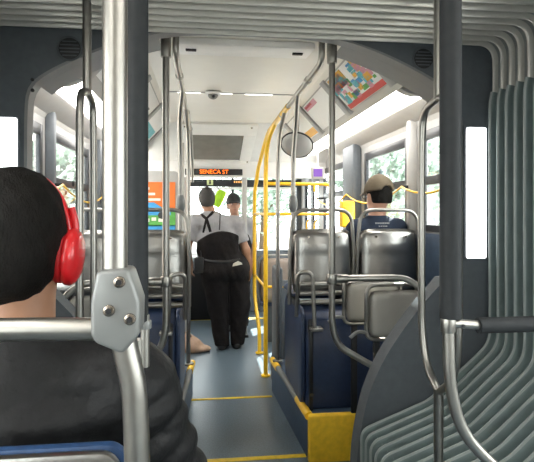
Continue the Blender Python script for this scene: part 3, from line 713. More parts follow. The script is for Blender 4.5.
# grilles: three bars and an inverted U guard tube
for s, side in ((1, 'right'), (-1, 'left')):
    t = thing('guard_rail', 'low steel guard rail with three bars before the %s aisle seat' % side, 'rail', (mx(s, 0.55), 3.0, 0.80), group='low guard rails')
    L = Vector(t.location)
    x0 = mx(s, 0.34) - L.x; x1 = mx(s, 0.425) - L.x
    tube('guard_tube', [(x0, 0.06, 0.04), (x0, 0.0, 0.32), (x1, -0.02, 0.32), (x1 + s * 0.012, -0.03, -0.02)], 0.0125, 'steel', t, 0.04)
    MB().box(x1 - 0.012 + (0 if s > 0 else -0.05), x1 + 0.062 + (0 if s > 0 else -0.05), -0.05, 0.02, -0.035, -0.015).build('foot_plate', 'steel', t, bevel=0.004)
    for k, z in enumerate((0.13, 0.185, 0.24)):
        tube('bar', [(x0 + s * 0.015, 0.03, z), (x0 + s * 0.42, 0.03, z)], 0.016, 'steel', t)

# ------------------------------------------------------------------ stanchions ahead of the portal (right: steel and yellow)
def stanchion(x, y, zt, zbot, m, lab, extra=None, grp='stanchions', knob=None, lead=0.35, botdx=0.0):
    t = thing('stanchion', lab, 'pole', (x, y, zbot), group=grp)
    pts = [(0, 0, 0)]
    if botdx: pts = [(botdx, -0.25, 0), (botdx, -0.25, 0.25), (0, 0, 0.55)]
    pts += [(0, 0, zt - 0.35 - zbot), (0, -lead * 0.35, zt - 0.12 - zbot), ((XC + math.copysign(0.36, x - XC) - x) if zt > 2.1 else 0.01, -lead, zt - zbot)]
    tube('post', pts, 0.020 if m == 'yellow' else R, m, t, 0.16)
    disc('foot_flange', (pts[0][0], pts[0][1], 0.008), (0, 0, 1), 0.042, 0.016, m, t, 18, 0.003)
    if knob: 
        MB().ell((0, 0, knob - zbot), (0.032, 0.028, 0.07), 14, 10).build('joint_cover', 'alu', t, smooth=True)
    return t
stanchion(0.60, 3.46, 2.235, 0.865, 'steel', 'steel stanchion with grey joint cover left of the empty steel seat', knob=1.545)
stanchion(0.565, 3.98, 2.235, 0.285, 'steel', 'plain steel stanchion between the yellow posts and the steel seat')
stanchion(0.528, 4.50, 2.235, 0.0, 'yellow', 'yellow stanchion standing nearest on the aisle floor')
stanchion(0.52, 5.50, 1.82, 0.0, 'yellow', 'yellow stanchion with a kinked lower end, beside the standing man', lead=0.1, botdx=0.03)
stanchion(mx(-1, 0.39), 3.46, 2.235, 0.865, 'steel', 'steel stanchion with grey joint cover beside the left aisle seat', knob=1.545)
stanchion(mx(-1, 0.355), 3.98, 2.235, 0.285, 'steel', 'plain steel stanchion at the far end of the left platform')
# yellow barrier frame
t = thing('barrier', 'yellow tube barrier frame across the right side behind the door', 'barrier', (0.85, 4.56, 0.0))
L = Vector(t.location)
tube('frame', [(0.545 - L.x, 0.0, 1.75), (1.17 - L.x, 0, 1.75), (1.17 - L.x, 0, 0.02)], R, 'yellow', t, 0.10)
for z in (1.47, 0.80): tube('rail', [(0.535 - L.x, 0, z), (1.17 - L.x, 0, z)], 0.014, 'yellow', t)
tube('hook', [(0.99 - L.x, 0, 1.75), (0.99 - L.x, -0.01, 1.68)], 0.012, 'yellow', t)
MB().box(0.60 - L.x, 1.14 - L.x, -0.012, 0.012, 0.06, 0.86).build('lower_panel', 'darkgrey', t, bevel=0.008)
p = at(347, 214, 4.42)
t = thing('ticket_box', 'yellow box fixed to the dark pillar behind the man in the cap', 'box', p)
MB().box(-0.065, 0.065, -0.05, 0.05, -0.12, 0.12).build('body', 'yellow', t, bevel=0.02, seg=3); MB().box(-0.04, 0.04, -0.056, -0.05, 0.02, 0.07).build('slot_plate', 'adyel', t, bevel=0.002)
# link rails between the two yellow posts
t = thing('link_rail', 'short yellow rails joining the two yellow aisle posts', 'rail', (0.525, 5.0, 0.75))
for z in (1.47, 0.80): tube('rail', [(0.003, -0.48, z - 0.75), (-0.005, 0.48, z - 0.75)], 0.013, 'yellow', t)
# convex mirror and monitor
c = at(297, 145, 4.15)
t = thing('convex_mirror', 'round grey convex mirror with black rim hanging by the overhead rail', 'mirror', c)
ax = Vector((-0.25, -0.62, -0.75)).normalized(); q = ax.to_track_quat('Z', 'Y').to_matrix()
mb = MB(); rings = []
for j in range(9):
    a = j / 8; rr_ = 0.135 * math.sin(a * 1.1) / math.sin(1.1); hh = 0.045 * (math.cos(a * 1.1) - math.cos(1.1)) / (1 - math.cos(1.1)); rings.append([q @ Vector((rr_ * math.cos(b), rr_ * math.sin(b), hh)) for b in np.linspace(0, 2 * math.pi, 33)[:-1]])
V = [v for r_ in rings for v in r_]; Fc = [(j * 32 + i, j * 32 + (i + 1) % 32, (j + 1) * 32 + (i + 1) % 32, (j + 1) * 32 + i) for j in range(8) for i in range(32)]
mb.add(V, Fc).build('mirror_dome', 'mirror', t, smooth=True)
MB().sweep([q @ Vector((0.137 * math.cos(b), 0.137 * math.sin(b), 0)) for b in np.linspace(0, 2 * math.pi, 41)], 0.006, 8, False).build('rim', 'black', t, smooth=True)
MB().sweep([q @ Vector((0, 0, -0.02)), q @ Vector((0, 0, 0.004))], [0.05, 0.134], 24).build('back_shell', 'black', t, smooth=True, angle=0.6)
tube('arm', [q @ Vector((0, 0, -0.02)), (0.02, 0.08, 0.10), (0.03, 0.08, 0.36)], 0.010, 'steel', t, 0.05)
p = at(317.5, 173, 4.9)
t = thing('monitor', 'small white monitor with purple screen hanging from the right cove', 'monitor', p)
MB().box(-0.062, 0.062, -0.02, 0.03, -0.062, 0.058).build('casing', 'lightgrey', t, bevel=0.008); MB().box(-0.045, 0.045, -0.024, -0.020, -0.038, 0.040).build('screen', 'screen', t)
tube('bracket', [(0, 0.01, 0.05), (0, 0.01, 2.17 - p.z)], 0.012, 'white', t)
# pull cords along the windows
for s, side in ((1, 'right'), (-1, 'left')):
    t = thing('pull_cord', 'yellow stop request cord sagging along the %s windows' % side, 'cord', (mx(s, 1.12), 3.3, 1.62))
    x = -s * 0.0
    pts = []
    for y0, y1 in ((2.5, 3.31), (3.31, 4.68), (4.68, 6.0)):
        for k in range(9):
            a = k / 8; pts.append((0, y0 + (y1 - y0) * a - 3.3, 0.04 - 0.10 * 4 * a * (1 - a) * ((y1 - y0) / 1.37)))
    MB().sweep(pts, 0.0075, 6).build('cord', 'yellow', t, smooth=True)
    for y in (2.5, 3.31, 4.68, 6.0): MB().box(min(0, s * 0.10), max(0, s * 0.10), y - 3.3 - 0.012, y - 3.3 + 0.012, 0.03, 0.05).build('eyelet', 'black', t, bevel=0.003)

# ------------------------------------------------------------------ front end: partition with poster, visor, dash, driver seat, fare box
t = thing('partition', 'grey partition behind the driver area at the left', 'partition', (-0.62, 4.62, 0.0))
MB().prism(rrect(-0.37, 0.37, 0.05, 1.86, 0.05), -0.012, 0.012, 'y').build('panel', 'lightgrey', t, bevel=0.005)
tube('edge_post', [(0.395, 0, 0.0), (0.395, 0, 2.12)], R, 'steel', t)
# poster on it
p = thing('poster', 'orange poster with a car picture on the left partition', 'poster', (-0.535, 4.6, 1.52))
def pq(x0, x1, z0, z1, m, nm='print_block', d=0.0): MB().box(x0, x1, -0.003 - d, 0.0 - d, z0, z1).build(nm, m, p)
pq(-0.27, 0.25, -0.24, 0.24, 'orange', 'sheet'); pq(-0.27, 0.25, -0.16, -0.03, 'adgreen', d=0.003); pq(-0.27, 0.25, -0.24, -0.15, 'adblue', d=0.003)
for k, z in enumerate((0.17, 0.12, 0.07)): pq(-0.22, 0.02 + 0.05 * k, z, z + 0.022, 'paper', d=0.003)
mb = MB(); mb.prism([(-0.2, -0.06), (0.21, -0.06), (0.21, -0.01), (0.13, 0.01), (0.06, 0.055), (-0.1, 0.055), (-0.16, 0.005), (-0.2, -0.01)], -0.009, -0.006, 'y'); mb.build('car_picture', 'adblue', p)
for x in (-0.12, 0.13): disc('wheel_picture', (x, -0.0075, -0.06), (0, 1, 0), 0.034, 0.005, 'ink', p, 14)
for k in range(4): pq(-0.02 + 0.06 * k, 0.02 + 0.06 * k, -0.12 + 0.01 * (k % 2), -0.09 + 0.01 * (k % 2), 'paper', d=0.006)
t = thing('sun_visor', 'dark sun visor bar across the top of the windscreen', 'visor', (XC, 7.3, 1.86))
MB().box(-1.12, 1.12, -0.02, 0.02, 0.0, 0.105).build('shade', 'frame', t, bevel=0.01)
for x in (-0.9, 0.0, 0.9): tube('arm', [(x, 0, 0.1), (x, 0.08, 0.16), (x, 0.165, 0.22)], 0.01, 'black', t)
MB().box(-0.36 , 1.1, -0.025, 0.02, -0.035, -0.004).build('light_edge', 'white', t, bevel=0.004)
p = at(210, 182, 7.26); t = thing('sticker_sign', 'tiny pale notice with a dark figure on the sun visor', 'sign', p)
MB().box(-0.045, 0.045, -0.004, 0.0, -0.045, 0.045).build('plate', mat('pale_lime', (0.62, 0.68, 0.35), 0.5), t); MB().box(-0.012, 0.012, -0.006, -0.004, -0.03, 0.01).build('figure', 'ink', t); disc('figure_head', (0, -0.005, 0.023), (0, 1, 0), 0.011, 0.002, 'ink', t, 10)
p = at(238, 182, 7.26); t = thing('clock_display', 'small amber digital readout on the sun visor', 'display', p)
MB().box(-0.075, 0.075, -0.006, 0.0, -0.022, 0.022).build('casing', 'black', t)
for k in range(4): MB().box(-0.06 + 0.032 * k, -0.04 + 0.032 * k, -0.008, -0.006, -0.013, 0.013).build('digit', mat('amber_led', (1.0, 0.45, 0.12), 0.5, emit=0.5, var=0), t)
t = thing('dashboard', 'black dashboard below the windscreen', 'dashboard', (XC, 7.2, 0.0))
MB().prism([(-0.25, 0.0), (-0.25, 0.72), (-0.10, 0.90), (0.27, 0.96), (0.27, 0.0)], -1.15, 0.35, 'x').build('body', 'black', t, bevel=0.02)
MB().prism([(-0.26, 0.70), (-0.11, 0.88), (-0.13, 0.89), (-0.28, 0.72)], -0.95, -0.35, 'x').build('instrument_panel', 'darkgrey', t, bevel=0.004)
for x in (-0.8, -0.65, -0.5): disc('dial', (x, -0.205, 0.81), (0, -0.77, 0.64), 0.05, 0.012, 'grey', t, 16)
t = thing('steering_wheel', 'large black steering wheel at the left front', 'steering wheel', (-0.60, 6.72, 0.75))
nq = Vector((0, -0.5, 0.86)).normalized().to_track_quat('Z', 'Y').to_matrix(); cc = Vector((0, 0, 0.12))
MB().sweep([cc + nq @ Vector((0.23 * math.cos(a), 0.23 * math.sin(a), 0)) for a in np.linspace(0, 2 * math.pi, 37)], 0.016, 8, False).build('rim', 'black', t, smooth=True)
for a in (0.5, 2.6, 4.7): tube('spoke', [cc, cc + nq @ Vector((0.23 * math.cos(a), 0.23 * math.sin(a), 0))], 0.012, 'black', t)
tube('column', [cc, (0, 0.12, -0.1)], 0.03, 'black', t)
t = thing('driver_seat', 'dark driver seat at the left front', 'seat', (-0.62, 6.3, 0.0))
pillow('backrest', 0.46, 0.72, 0.12, 'black', t, 0.5, -0.03, 6, 12, 12, Matrix.Translation((0, -0.18, 0.95)) @ Matrix.Rotation(0.1, 4, 'X'))
pillow('cushion', 0.48, 0.46, 0.12, 'black', t, 0.5, 0, 6, 12, 12, Matrix.Translation((0, 0.05, 0.55)) @ Matrix.Rotation(math.pi / 2, 4, 'X'))
MB().box(-0.14, 0.14, -0.12, 0.18, 0.0, 0.50).build('pedestal', 'darkgrey', t, bevel=0.02)
# front right seat with tan back + dark side
for x, y, nm, lab in ((0.80, 5.30, 'tan', 'tan backed front seat beyond the yellow posts'),):
    t = thing('front_seat', lab, 'seat', (x, 5.62, 0.0))
    pillow('backrest', 0.42, 0.50, 0.05, mat('tan_plastic', (0.30, 0.24, 0.20), 0.5), t, 0.6, -0.02, 10, 12, 12, Matrix.Translation((0, 0, 0.72)))
    tube('grab_frame', [(-0.22, 0, 0.40), (-0.22, 0, 1.0), (0.22, 0, 1.0), (0.22, 0, 0.40)], 0.012, 'steel', t, 0.07)
    pillow('cushion', 0.42, 0.42, 0.08, 'blue', t, 0.5, 0, 6, 10, 10, Matrix.Translation((0, 0.22, 0.44)) @ Matrix.Rotation(math.pi / 2, 4, 'X'))
    MB().box(-0.12, 0.12, 0.06, 0.34, 0.0, 0.41).build('pedestal', 'darkgrey', t, bevel=0.015)
t = thing('modesty_panel', 'tall dark panel at the front end of the right platform', 'panel', (0.60, 4.28, 0.0))
MB().prism(rrect(-0.03, 0.03, 0.20, 1.02, 0.02), -0.14, 0.12, 'y').build('panel', 'darkgrey', t, bevel=0.012)
MB().box(-0.035, 0.035, -0.15, 0.13, 0.0, 0.22).build('base', 'black', t, bevel=0.008)
t = thing('fare_box', 'grey fare box with a dark top beside the front door', 'fare box', (0.42, 6.75, 0.0))
MB().box(-0.12, 0.12, -0.12, 0.12, 0.0, 0.75).build('cabinet', 'alu', t, bevel=0.015); MB().box(-0.11, 0.11, -0.11, 0.11, 0.75, 1.02).build('head', 'darkgrey', t, bevel=0.02); MB().box(-0.05, 0.05, -0.115, -0.11, 0.86, 0.95).build('slot_plate', 'grey', t)
# bulkhead posts either side of the sign
for x, lab in ((-0.265, 'white bulkhead post left of the standing man'), (0.445, 'white bulkhead post beside the yellow stanchion')):
    t = thing('bulkhead_post', lab, 'post', (x, 5.97, 0.0), group='bulkhead posts'); MB().prism(rrect(-0.03, 0.03, -0.04, 0.04, 0.018), 0.0, 1.92, 'z').build('post', 'lightgrey', t, smooth=True, angle=0.6)
    MB().box(-0.045, 0.045, -0.055, 0.055, 0.0, 0.03).build('shoe', 'black', t, bevel=0.006)
# lime vest hanging near the windscreen
p = at(219, 197, 6.85)
t = thing('hi_vis_vest', 'lime green vest hanging from the sun visor', 'vest', p)
pillow('vest_cloth', 0.13, 0.24, 0.05, 'lime', t, 0.8, 0.01, 3, 10, 12, Matrix.Translation((0.0, 0, -0.02)) @ Matrix.Rotation(0.45, 4, 'Y'), lambda a, b: 0.012 * math.sin(5 * a + 2 * b))
tube('hanger_strap', [(0, 0, 0.09), (-0.02, 0.2, 0.14), (-0.02, 0.43, 0.17)], 0.006, 'black', t)
# tan bag on the floor
p = at(191, 349, 5.45)
t = thing('tan_bag', 'crumpled tan cloth bag lying on the floor by the left platform', 'bag', (p.x + 0.02, 5.42, 0.0))
pr = [('e', (-0.03, 0, 0.06), (0.13, 0.12, 0.085)), ('e', (0.07, -0.02, 0.03), (0.12, 0.09, 0.04)), ('e', (-0.06, 0.03, 0.12), (0.06, 0.06, 0.07))]
fb = field(pr, 0.04)
surface('bag_cloth', lambda P: np.maximum(fb(P) + 0.008 * np.sin(40 * P[:, 0] + 25 * P[:, 2]) * np.sin(33 * P[:, 1]), -P[:, 2]), (-0.25, -0.2, -0.02), (0.25, 0.2, 0.25), 0.012, 'tan', t)
MB().sweep(fillet([(-0.1, 0, 0.16), (-0.08, -0.05, 0.22), (-0.02, -0.03, 0.19), (-0.02, 0, 0.13)], 0.03), 0.008, 8).build('handle', 'tan', t, smooth=True)

# ------------------------------------------------------------------ rails and seats next to the viewer
# left: steel pole, clamp and seat rail
YN = 0.70
cpt = at(115, 310, YN)
t = thing('seat_post', 'steel pole with grey three bolt clamp beside the man with headphones', 'pole', (cpt.x, YN, 0.27))
L = Vector(t.location)
A = lambda px, py, Y=YN: at(px, py, Y) - L
tube('upper_pole', [A(115, 290), (0, 0, 2.36 - 0.27)], 0.0168, 'steel', t, 0.05, 20)
tube('lower_pole', [A(121, 325), A(126, 352), A(134, 385), A(137, 440), A(138, 640), (0.045, 0, 0)], 0.0175, 'steel', t, 0.06, 20)
tube('seat_rail', [A(96, 329), A(40, 329), A(-70, 331), A(-170, 345), A(-180, 500)], 0.0155, 'steel', t, 0.06, 18)
poly = [(96, 271), (129, 269), (140, 302), (139, 336), (122, 355), (95, 344), (90, 336), (90, 302)]
An = lambda px, py: at(px, py, YN - 0.03) - L
pl2 = [(An(x, y).x, An(x, y).z) for x, y in poly]
MB().prism(pl2, -0.030, 0.028, 'y').build('clamp', 'alu', t, bevel=0.006, seg=3)
for x, y in ((119.5, 282), (109, 310.5), (130, 319)):
    c = An(x, y); c = (c.x, -0.031, c.z)
    b_ = disc('bolt', c, (0, 1, 0), 0.0078, 0.007, 'chrome', t, 20, 0.002)
    disc('bolt_socket', (c[0], c[1] - 0.0036, c[2]), (0, 1, 0), 0.0042, 0.003, 'black', b_, 6)
disc('pole_cap', A(115, 292), (0, 0, 1), 0.019, 0.02, 'alu', t, 20)
# left: black padded pole
c = at(137.5, 213, 0.84)
t = thing('padded_pole', 'black rubber covered pole left of the aisle', 'pole', (c.x, 0.84, 0.27), group='rubber covered poles')
z1 = at(137, 321, 0.84).z - 0.27
tube('rubber_sleeve', [(0, 0, z1), (0, 0, 2.09)], 0.0175, 'rubber', t, 0.05, 20)
tube('inner_pole', [(0.012, 0, z1 - 0.075), (0.012, 0, z1 + 0.01)], 0.0075, 'steel', t, 0.05, 14)
disc('collar', (0.012, 0, z1 - 0.006), (0, 0, 1), 0.011, 0.014, 'alu', t, 16, 0.002)
tube('lower_pole', [(0.0, 0.0, z1 - 0.03), (0, 0, 0.0)], 0.010, 'steel', t, 0.05, 14)
# right: black padded pole with the padded crossbar
c = at(450.5, 213, 0.80)
t = thing('padded_pole', 'black rubber covered pole with padded crossbar right of the aisle', 'pole', (c.x, 0.80, 0.27), group='rubber covered poles')
L = Vector(t.location); A = lambda px, py, Y=0.80: at(px, py, Y) - L
z1 = A(450, 318).z
tube('rubber_sleeve', [(0, 0, z1), (0, 0, 2.09)], 0.0180, 'rubber', t, 0.05, 20)
disc('collar', (A(448, 322).x, 0, A(448, 323).z), (0, 0, 1), 0.0125, 0.032, 'steel', t, 20, 0.003)
tube('lower_pole', [A(448, 318), A(449.5, 385), A(461, 432), A(497, 470), A(540, 500)], 0.0098, 'steel', t, 0.10, 16)
e = A(478, 326)
tube('bar_fitting', [(A(450, 323).x, 0, A(450, 323).z), (e.x, 0, A(478, 325).z)], 0.0078, 'steel', t, 0.05, 16)
disc('fitting_screw', (A(461, 325).x, -0.0085, A(461, 325).z), (0, 1, 0), 0.003, 0.003, 'black', t, 10)
tube('padded_bar', [(e.x, 0, A(478, 325.5).z), (e.x + 0.75, 0, A(478, 325.5).z)], 0.0135, 'rubber', t, 0.05, 18)
# seat of the man in front
sx0, sx1 = at(-60, 460, 0.74).x, at(121, 460, 0.72).x
t = thing('passenger_seat', 'steel backed blue seat holding the man with headphones', 'seat', ((sx0 + sx1) / 2 - 0.06, 0.76, 0.27))
w_ = 0.46; hx = sx1 - t.location.x
ztop = at(100, 447, 0.735).z - 0.27
mt = Matrix.Translation((hx - w_ / 2, -0.02, ztop - 0.30))
MB().prism(rrect(hx - w_, hx, ztop - 0.56, ztop, 0.03, 6), -0.045, -0.028, 'y').build('back_panel', 'steel_seat', t, bevel=0.006)
MB().prism(rrect(hx - w_ - 0.012, hx + 0.008, ztop - 0.58, ztop + 0.004, 0.03, 6), -0.028, -0.008, 'y').build('back_shell', mat('seat_blue', (0.014, 0.045, 0.12), 0.5, 0, 0.2, 60), t, bevel=0.008)
pillow('seat_cushion', w_, 0.44, 0.09, 'wallblue', t, 0.5, 0, 6, 12, 10, Matrix.Translation((hx - w_ / 2, 0.24, 0.40)) @ Matrix.Rotation(math.pi / 2, 4, 'X'))
MB().box(hx - w_ / 2 - 0.1, hx - w_ / 2 + 0.1, 0.05, 0.35, 0.0, 0.37).build('pedestal', 'darkgrey', t, bevel=0.01)

# ------------------------------------------------------------------ people
def hand_prims(w, d, side, palm_dir=(0, 1, 0), curl=0.35, sc=1.0):
    """palm and five separate fingers; w wrist, d unit direction of the hand, side = +1/-1 thumb side along palm axis"""
    d = Vector(d).normalized(); n_ = Vector(palm_dir); n_ = (n_ - d * n_.dot(d)).normalized(); a = d.cross(n_) * side
    w = Vector(w); out = []
    P = lambda f, s_, u: tuple(w + d * (f * sc) + a * (s_ * sc) + n_ * (u * sc))
    out.append(('c', P(0.0, 0, 0), P(0.03, 0, 0), 0.026 * sc, 0.027 * sc, 0.02))
    out += [('c', P(0.02, 0.014, 0), P(0.080, 0.024, 0.004), 0.018 * sc, 0.014 * sc, 0.015), ('c', P(0.02, -0.014, 0), P(0.075, -0.024, 0.004), 0.018 * sc, 0.013 * sc, 0.015), ('c', P(0.02, 0, 0), P(0.08, 0, 0.004), 0.018 * sc, 0.014 * sc, 0.015)]
    for s_, ln in ((0.030, 0.066), (0.010, 0.076), (-0.010, 0.070), (-0.029, 0.054)):
        k1 = P(0.078 + ln * 0.45, s_ * 1.1, 0.006 + ln * curl * 0.35); k2 = P(0.078 + ln * (0.95 - curl * 0.4), s_ * 1.1, 0.006 + ln * curl * 1.3)
        out += [('c', P(0.070, s_, 0.004), k1, 0.0100 * sc, 0.0090 * sc, 0.003), ('c', k1, k2, 0.0090 * sc, 0.0075 * sc, 0.002)]
    out += [('c', P(0.022, 0.022, 0.004), P(0.055, 0.048, 0.016), 0.0125 * sc, 0.0105 * sc, 0.008), ('c', P(0.055, 0.048, 0.016), P(0.085, 0.050, 0.026), 0.0105 * sc, 0.0085 * sc, 0.003)]
    return out
def head_prims(c, yaw=0.0, sc=1.0):
    cs, sn = math.cos(yaw), math.sin(yaw)
    H_ = lambda x, y, z: (c[0] + sc * (x * cs - y * sn), c[1] + sc * (x * sn + y * cs), c[2] + sc * z)
    out = [('e', H_(0, -0.008, 0.02), (0.076 * sc, 0.095 * sc, 0.098 * sc)), ('e', H_(0, 0.032, -0.045), (0.060 * sc, 0.062 * sc, 0.072 * sc)), ('e', H_(0, 0.055, -0.095), (0.028 * sc, 0.024 * sc, 0.022 * sc)),
           ('c', H_(0, 0.090, 0.010), H_(0, 0.108, -0.030), 0.010 * sc, 0.014 * sc, 0.012), ('c', H_(-0.035, 0.080, 0.022), H_(0.035, 0.080, 0.022), 0.012 * sc, 0.012 * sc, 0.02),
           ('e', H_(0.0, 0.086, -0.066), (0.024 * sc, 0.012 * sc, 0.012 * sc), 0.012)]
    for s in (-1, 1): out += [('e', H_(s * 0.079, -0.008, -0.012), (0.011 * sc, 0.020 * sc, 0.032 * sc), 0.008), ('e', H_(s * 0.085, -0.013, 0.008), (0.007 * sc, 0.014 * sc, 0.016 * sc), 0.006)]
    return out, H_
def face(parent, H_, sc=1.0):
    for s in (-1, 1):
        MB().ell(H_(s * 0.031, 0.081, 0.006), (0.012 * sc, 0.010 * sc, 0.008 * sc), 10, 8).build('eye', 'white', parent, smooth=True)
        MB().ell(H_(s * 0.031, 0.0885, 0.006), (0.0055 * sc, 0.004 * sc, 0.0055 * sc), 8, 6).build('pupil', 'eye', parent, smooth=True)
        MB().sweep([H_(s * 0.014, 0.094, 0.026), H_(s * 0.033, 0.092, 0.031), H_(s * 0.052, 0.080, 0.025)], 0.004 * sc, 6).build('eyebrow', 'hair', parent, smooth=True)
    MB().sweep([H_(-0.022, 0.092, -0.066), H_(0, 0.099, -0.064), H_(0.022, 0.092, -0.066)], [0.003 * sc, 0.006 * sc, 0.003 * sc], 8).build('mouth', 'lip', parent, smooth=True)
def inhead(P, c, yaw, sc=1.0):
    q = (P - np.array(c)) / sc; cs, sn = math.cos(-yaw), math.sin(-yaw)
    return np.stack([q[:, 0] * cs - q[:, 1] * sn, q[:, 0] * sn + q[:, 1] * cs, q[:, 2]], 1)
def hair_shell(parent, c, yaw, m, h=0.007, thick=0.012, nape=-0.075, sc=1.0, front=0.055, noise=0.002):
    def f(P):
        q = inhead(P, c, yaw, sc)
        d = smin(d_ell(q, (0, -0.008, 0.022), (0.078 + thick, 0.097 + thick, 0.099 + thick)), d_ell(q, (0, -0.040, -0.030), (0.062 + thick, 0.056 + thick, 0.070 + thick)), 0.03)
        d += noise * np.sin(150 * q[:, 0] + 40 * q[:, 2]) * np.sin(130 * q[:, 1] + 60 * q[:, 2])
        line = np.where(q[:, 1] < -0.03, nape, np.where(q[:, 1] < 0.02, nape + (q[:, 1] + 0.03) / 0.05 * (0.02 - nape), 0.02 + (q[:, 1] - 0.02) * 0.9))
        d = np.maximum(d, (line - q[:, 2]) * 0.8)
        d = np.maximum(d, q[:, 1] - front - 0.25 * (q[:, 2]))
        return d * sc
    a = 0.14 * sc; return surface('hair', f, (c[0] - a, c[1] - a, c[2] - a), (c[0] + a, c[1] + a, c[2] + a + 0.02), h, m, parent)
def cap_hat(parent, c, yaw, m, sc=1.0, vis=0.085, up=0.012, visyaw=None):
    root_cap = None
    def f(P):
        q = inhead(P, c, yaw, sc)
        d = np.maximum(d_ell(q, (0, -0.006, 0.030), (0.094, 0.112, 0.108 + up)), (0.030 - q[:, 2] - 0.10 * q[:, 1]))
        hole = np.sqrt((q[:, 0] / 0.035) ** 2 + ((q[:, 2] - 0.038) / 0.030) ** 2) - 1        # opening at the back above the strap
        return np.maximum(d, -np.maximum(hole * 0.03, np.maximum(q[:, 1] + 0.06, -1))) * sc
    a = 0.16 * sc; cp = surface('cap', f, (c[0] - a, c[1] - a, c[2] - 0.05), (c[0] + a, c[1] + a, c[2] + a + 0.02), 0.007, m, parent)
    cs, sn = math.cos(yaw), math.sin(yaw)
    mb = MB(); V = []; N_ = 14
    for lay in (0, 1):
        for i in range(N_ + 1):
            th = -1.15 + 2.3 * i / N_
            for k in range(4):
                rr_ = k / 3; x = math.sin(th) * (0.090 + 0.012 * rr_); y = 0.02 + math.cos(th) * 0.085 + vis * rr_ * (math.cos(th * 1.2)) ; z = 0.036 - 0.018 * rr_ - 0.02 * (math.sin(th)) ** 2 + 0.005 * lay
                V.append((c[0] + sc * (x * cs - y * sn), c[1] + sc * (x * sn + y * cs), c[2] + sc * z))
    q = 4 * (N_ + 1); Fc = []
    for i in range(N_):
        for k in range(3):
            a_ = i * 4 + k; Fc += [(a_, a_ + 1, a_ + 5, a_ + 4), (q + a_, q + a_ + 4, q + a_ + 5, q + a_ + 1)]
        Fc += [(i * 4 + 3, q + i * 4 + 3, q + i * 4 + 7, i * 4 + 7)]
    mb.add(V, Fc).build('visor', m, cp, smooth=True)
    MB().ell((c[0], c[1] - 0.004 * cs, c[2] + (0.139 + up) * sc), (0.008, 0.008, 0.005), 8, 6).build('button', m, cp, smooth=True)
    return cp
def shoe(parent, p, fwd, m='black', sc=1.0):
    f = Vector(fwd).normalized(); p = Vector(p)
    pr = [('e', tuple(p + f * 0.09 * sc + Vector((0, 0, 0.035))), (0.05 * sc, 0.05 * sc, 0.04)), ('e', tuple(p + Vector((0, 0, 0.045))), (0.046 * sc, 0.055 * sc, 0.055)), ('e', tuple(p - f * 0.05 * sc + Vector((0, 0, 0.035))), (0.042 * sc, 0.042 * sc, 0.045)), ('c', tuple(p + Vector((0, 0, 0.05))), tuple(p + Vector((0, 0, 0.12))), 0.05, 0.05), ('e', tuple(p + f * 0.15 * sc + Vector((0, 0, 0.03))), (0.042 * sc, 0.042 * sc, 0.032))]
    g = field(pr, 0.04); lo, hi = bounds(pr, 0.02); z0 = p.z
    return surface('shoe', lambda P: np.maximum(g(P), z0 + 0.002 - P[:, 2]), lo, hi, 0.010, m, parent)

# ---- man with red headphones, seen from behind -----------------------------------------------------
FY = 0.955
man = thing('person', 'person in black jacket with short dark hair, seated in front, seen from behind', 'person', (-0.335, FY, 0.27))
HC = (-0.008, 0.0, 1.160); SC = 1.02; hy = 0.02
hp_, H1 = head_prims(HC, hy, SC)
body = hp_ + [('c', (0, -0.02, 0.93), (0, -0.008, 1.09), 0.064, 0.060, 0.03), ('c', (-0.15, 0, 0.88), (0.15, 0, 0.88), 0.05, 0.05), ('e', (0, 0.0, 0.66), (0.17, 0.10, 0.24))]
for s in (-1, 1):
    body += [('c', (s * 0.19, 0, 0.87), (s * 0.27, 0.09, 0.62), 0.045, 0.038), ('c', (s * 0.27, 0.09, 0.62), (s * 0.12, 0.33, 0.54), 0.038, 0.028), ('c', (s * 0.09, 0.04, 0.48), (s * 0.13, 0.43, 0.50), 0.07, 0.055), ('c', (s * 0.13, 0.43, 0.50), (s * 0.13, 0.29, 0.08), 0.05, 0.04)]
    body += hand_prims((s * 0.12, 0.33, 0.54), (-s * 0.35, 0.9, -0.1), s, (0, 0, -1))
lo, hi = bounds(body, 0.03); surface('body', field(body, 0.03), lo, hi, 0.010, 'skin1', man)
face(man, H1, SC)
hair_shell(man, HC, hy, 'hair', 0.006, 0.010, -0.118, SC)
jk = [('c', (-0.175, -0.01, 0.895), (0.175, -0.01, 0.895), 0.088, 0.088), ('e', (0, 0.0, 0.66), (0.225, 0.155, 0.30)), ('c', (0, -0.03, 0.86), (0, -0.015, 0.975), 0.125, 0.084, 0.04), ('c', (-0.16, 0.02, 0.47), (0.16, 0.02, 0.47), 0.14, 0.14)]
for s in (-1, 1): jk += [('c', (s * 0.20, 0.0, 0.865), (s * 0.285, 0.08, 0.61), 0.080, 0.068, 0.05), ('c', (s * 0.285, 0.08, 0.61), (s * 0.135, 0.31, 0.545), 0.066, 0.050, 0.05)]
fj = field(jk, 0.05)
def jacket(P):
    x, y, z = P[:, 0], P[:, 1], P[:, 2]
    d = fj(P)
    a1 = 44 * (z - 0.62 * x) + 2.2 * np.sin(6 * x + 3 * y) + 0.8 * np.sin(17 * x - 9 * z); a2 = 47 * (z + 0.45 * x) + 2.5 * np.sin(8 * x + 1.0)
    wv = 0.011 * (0.55 - np.abs(np.sin(a1)) ** 0.7) + 0.007 * (0.55 - np.abs(np.sin(a2)) ** 0.7)
    fade = np.clip((0.95 - z) / 0.08, 0, 1); d = d + wv * fade
    inner = d_cap(P, (0, -0.012, 0.90), (0, 0.0, 1.12), 0.074, 0.070)       # open collar
    d = np.maximum(d, -np.maximum(inner, 0.945 - z)); return np.maximum(d, z - 0.985 - 0.25 * np.minimum(y, 0) * -1)
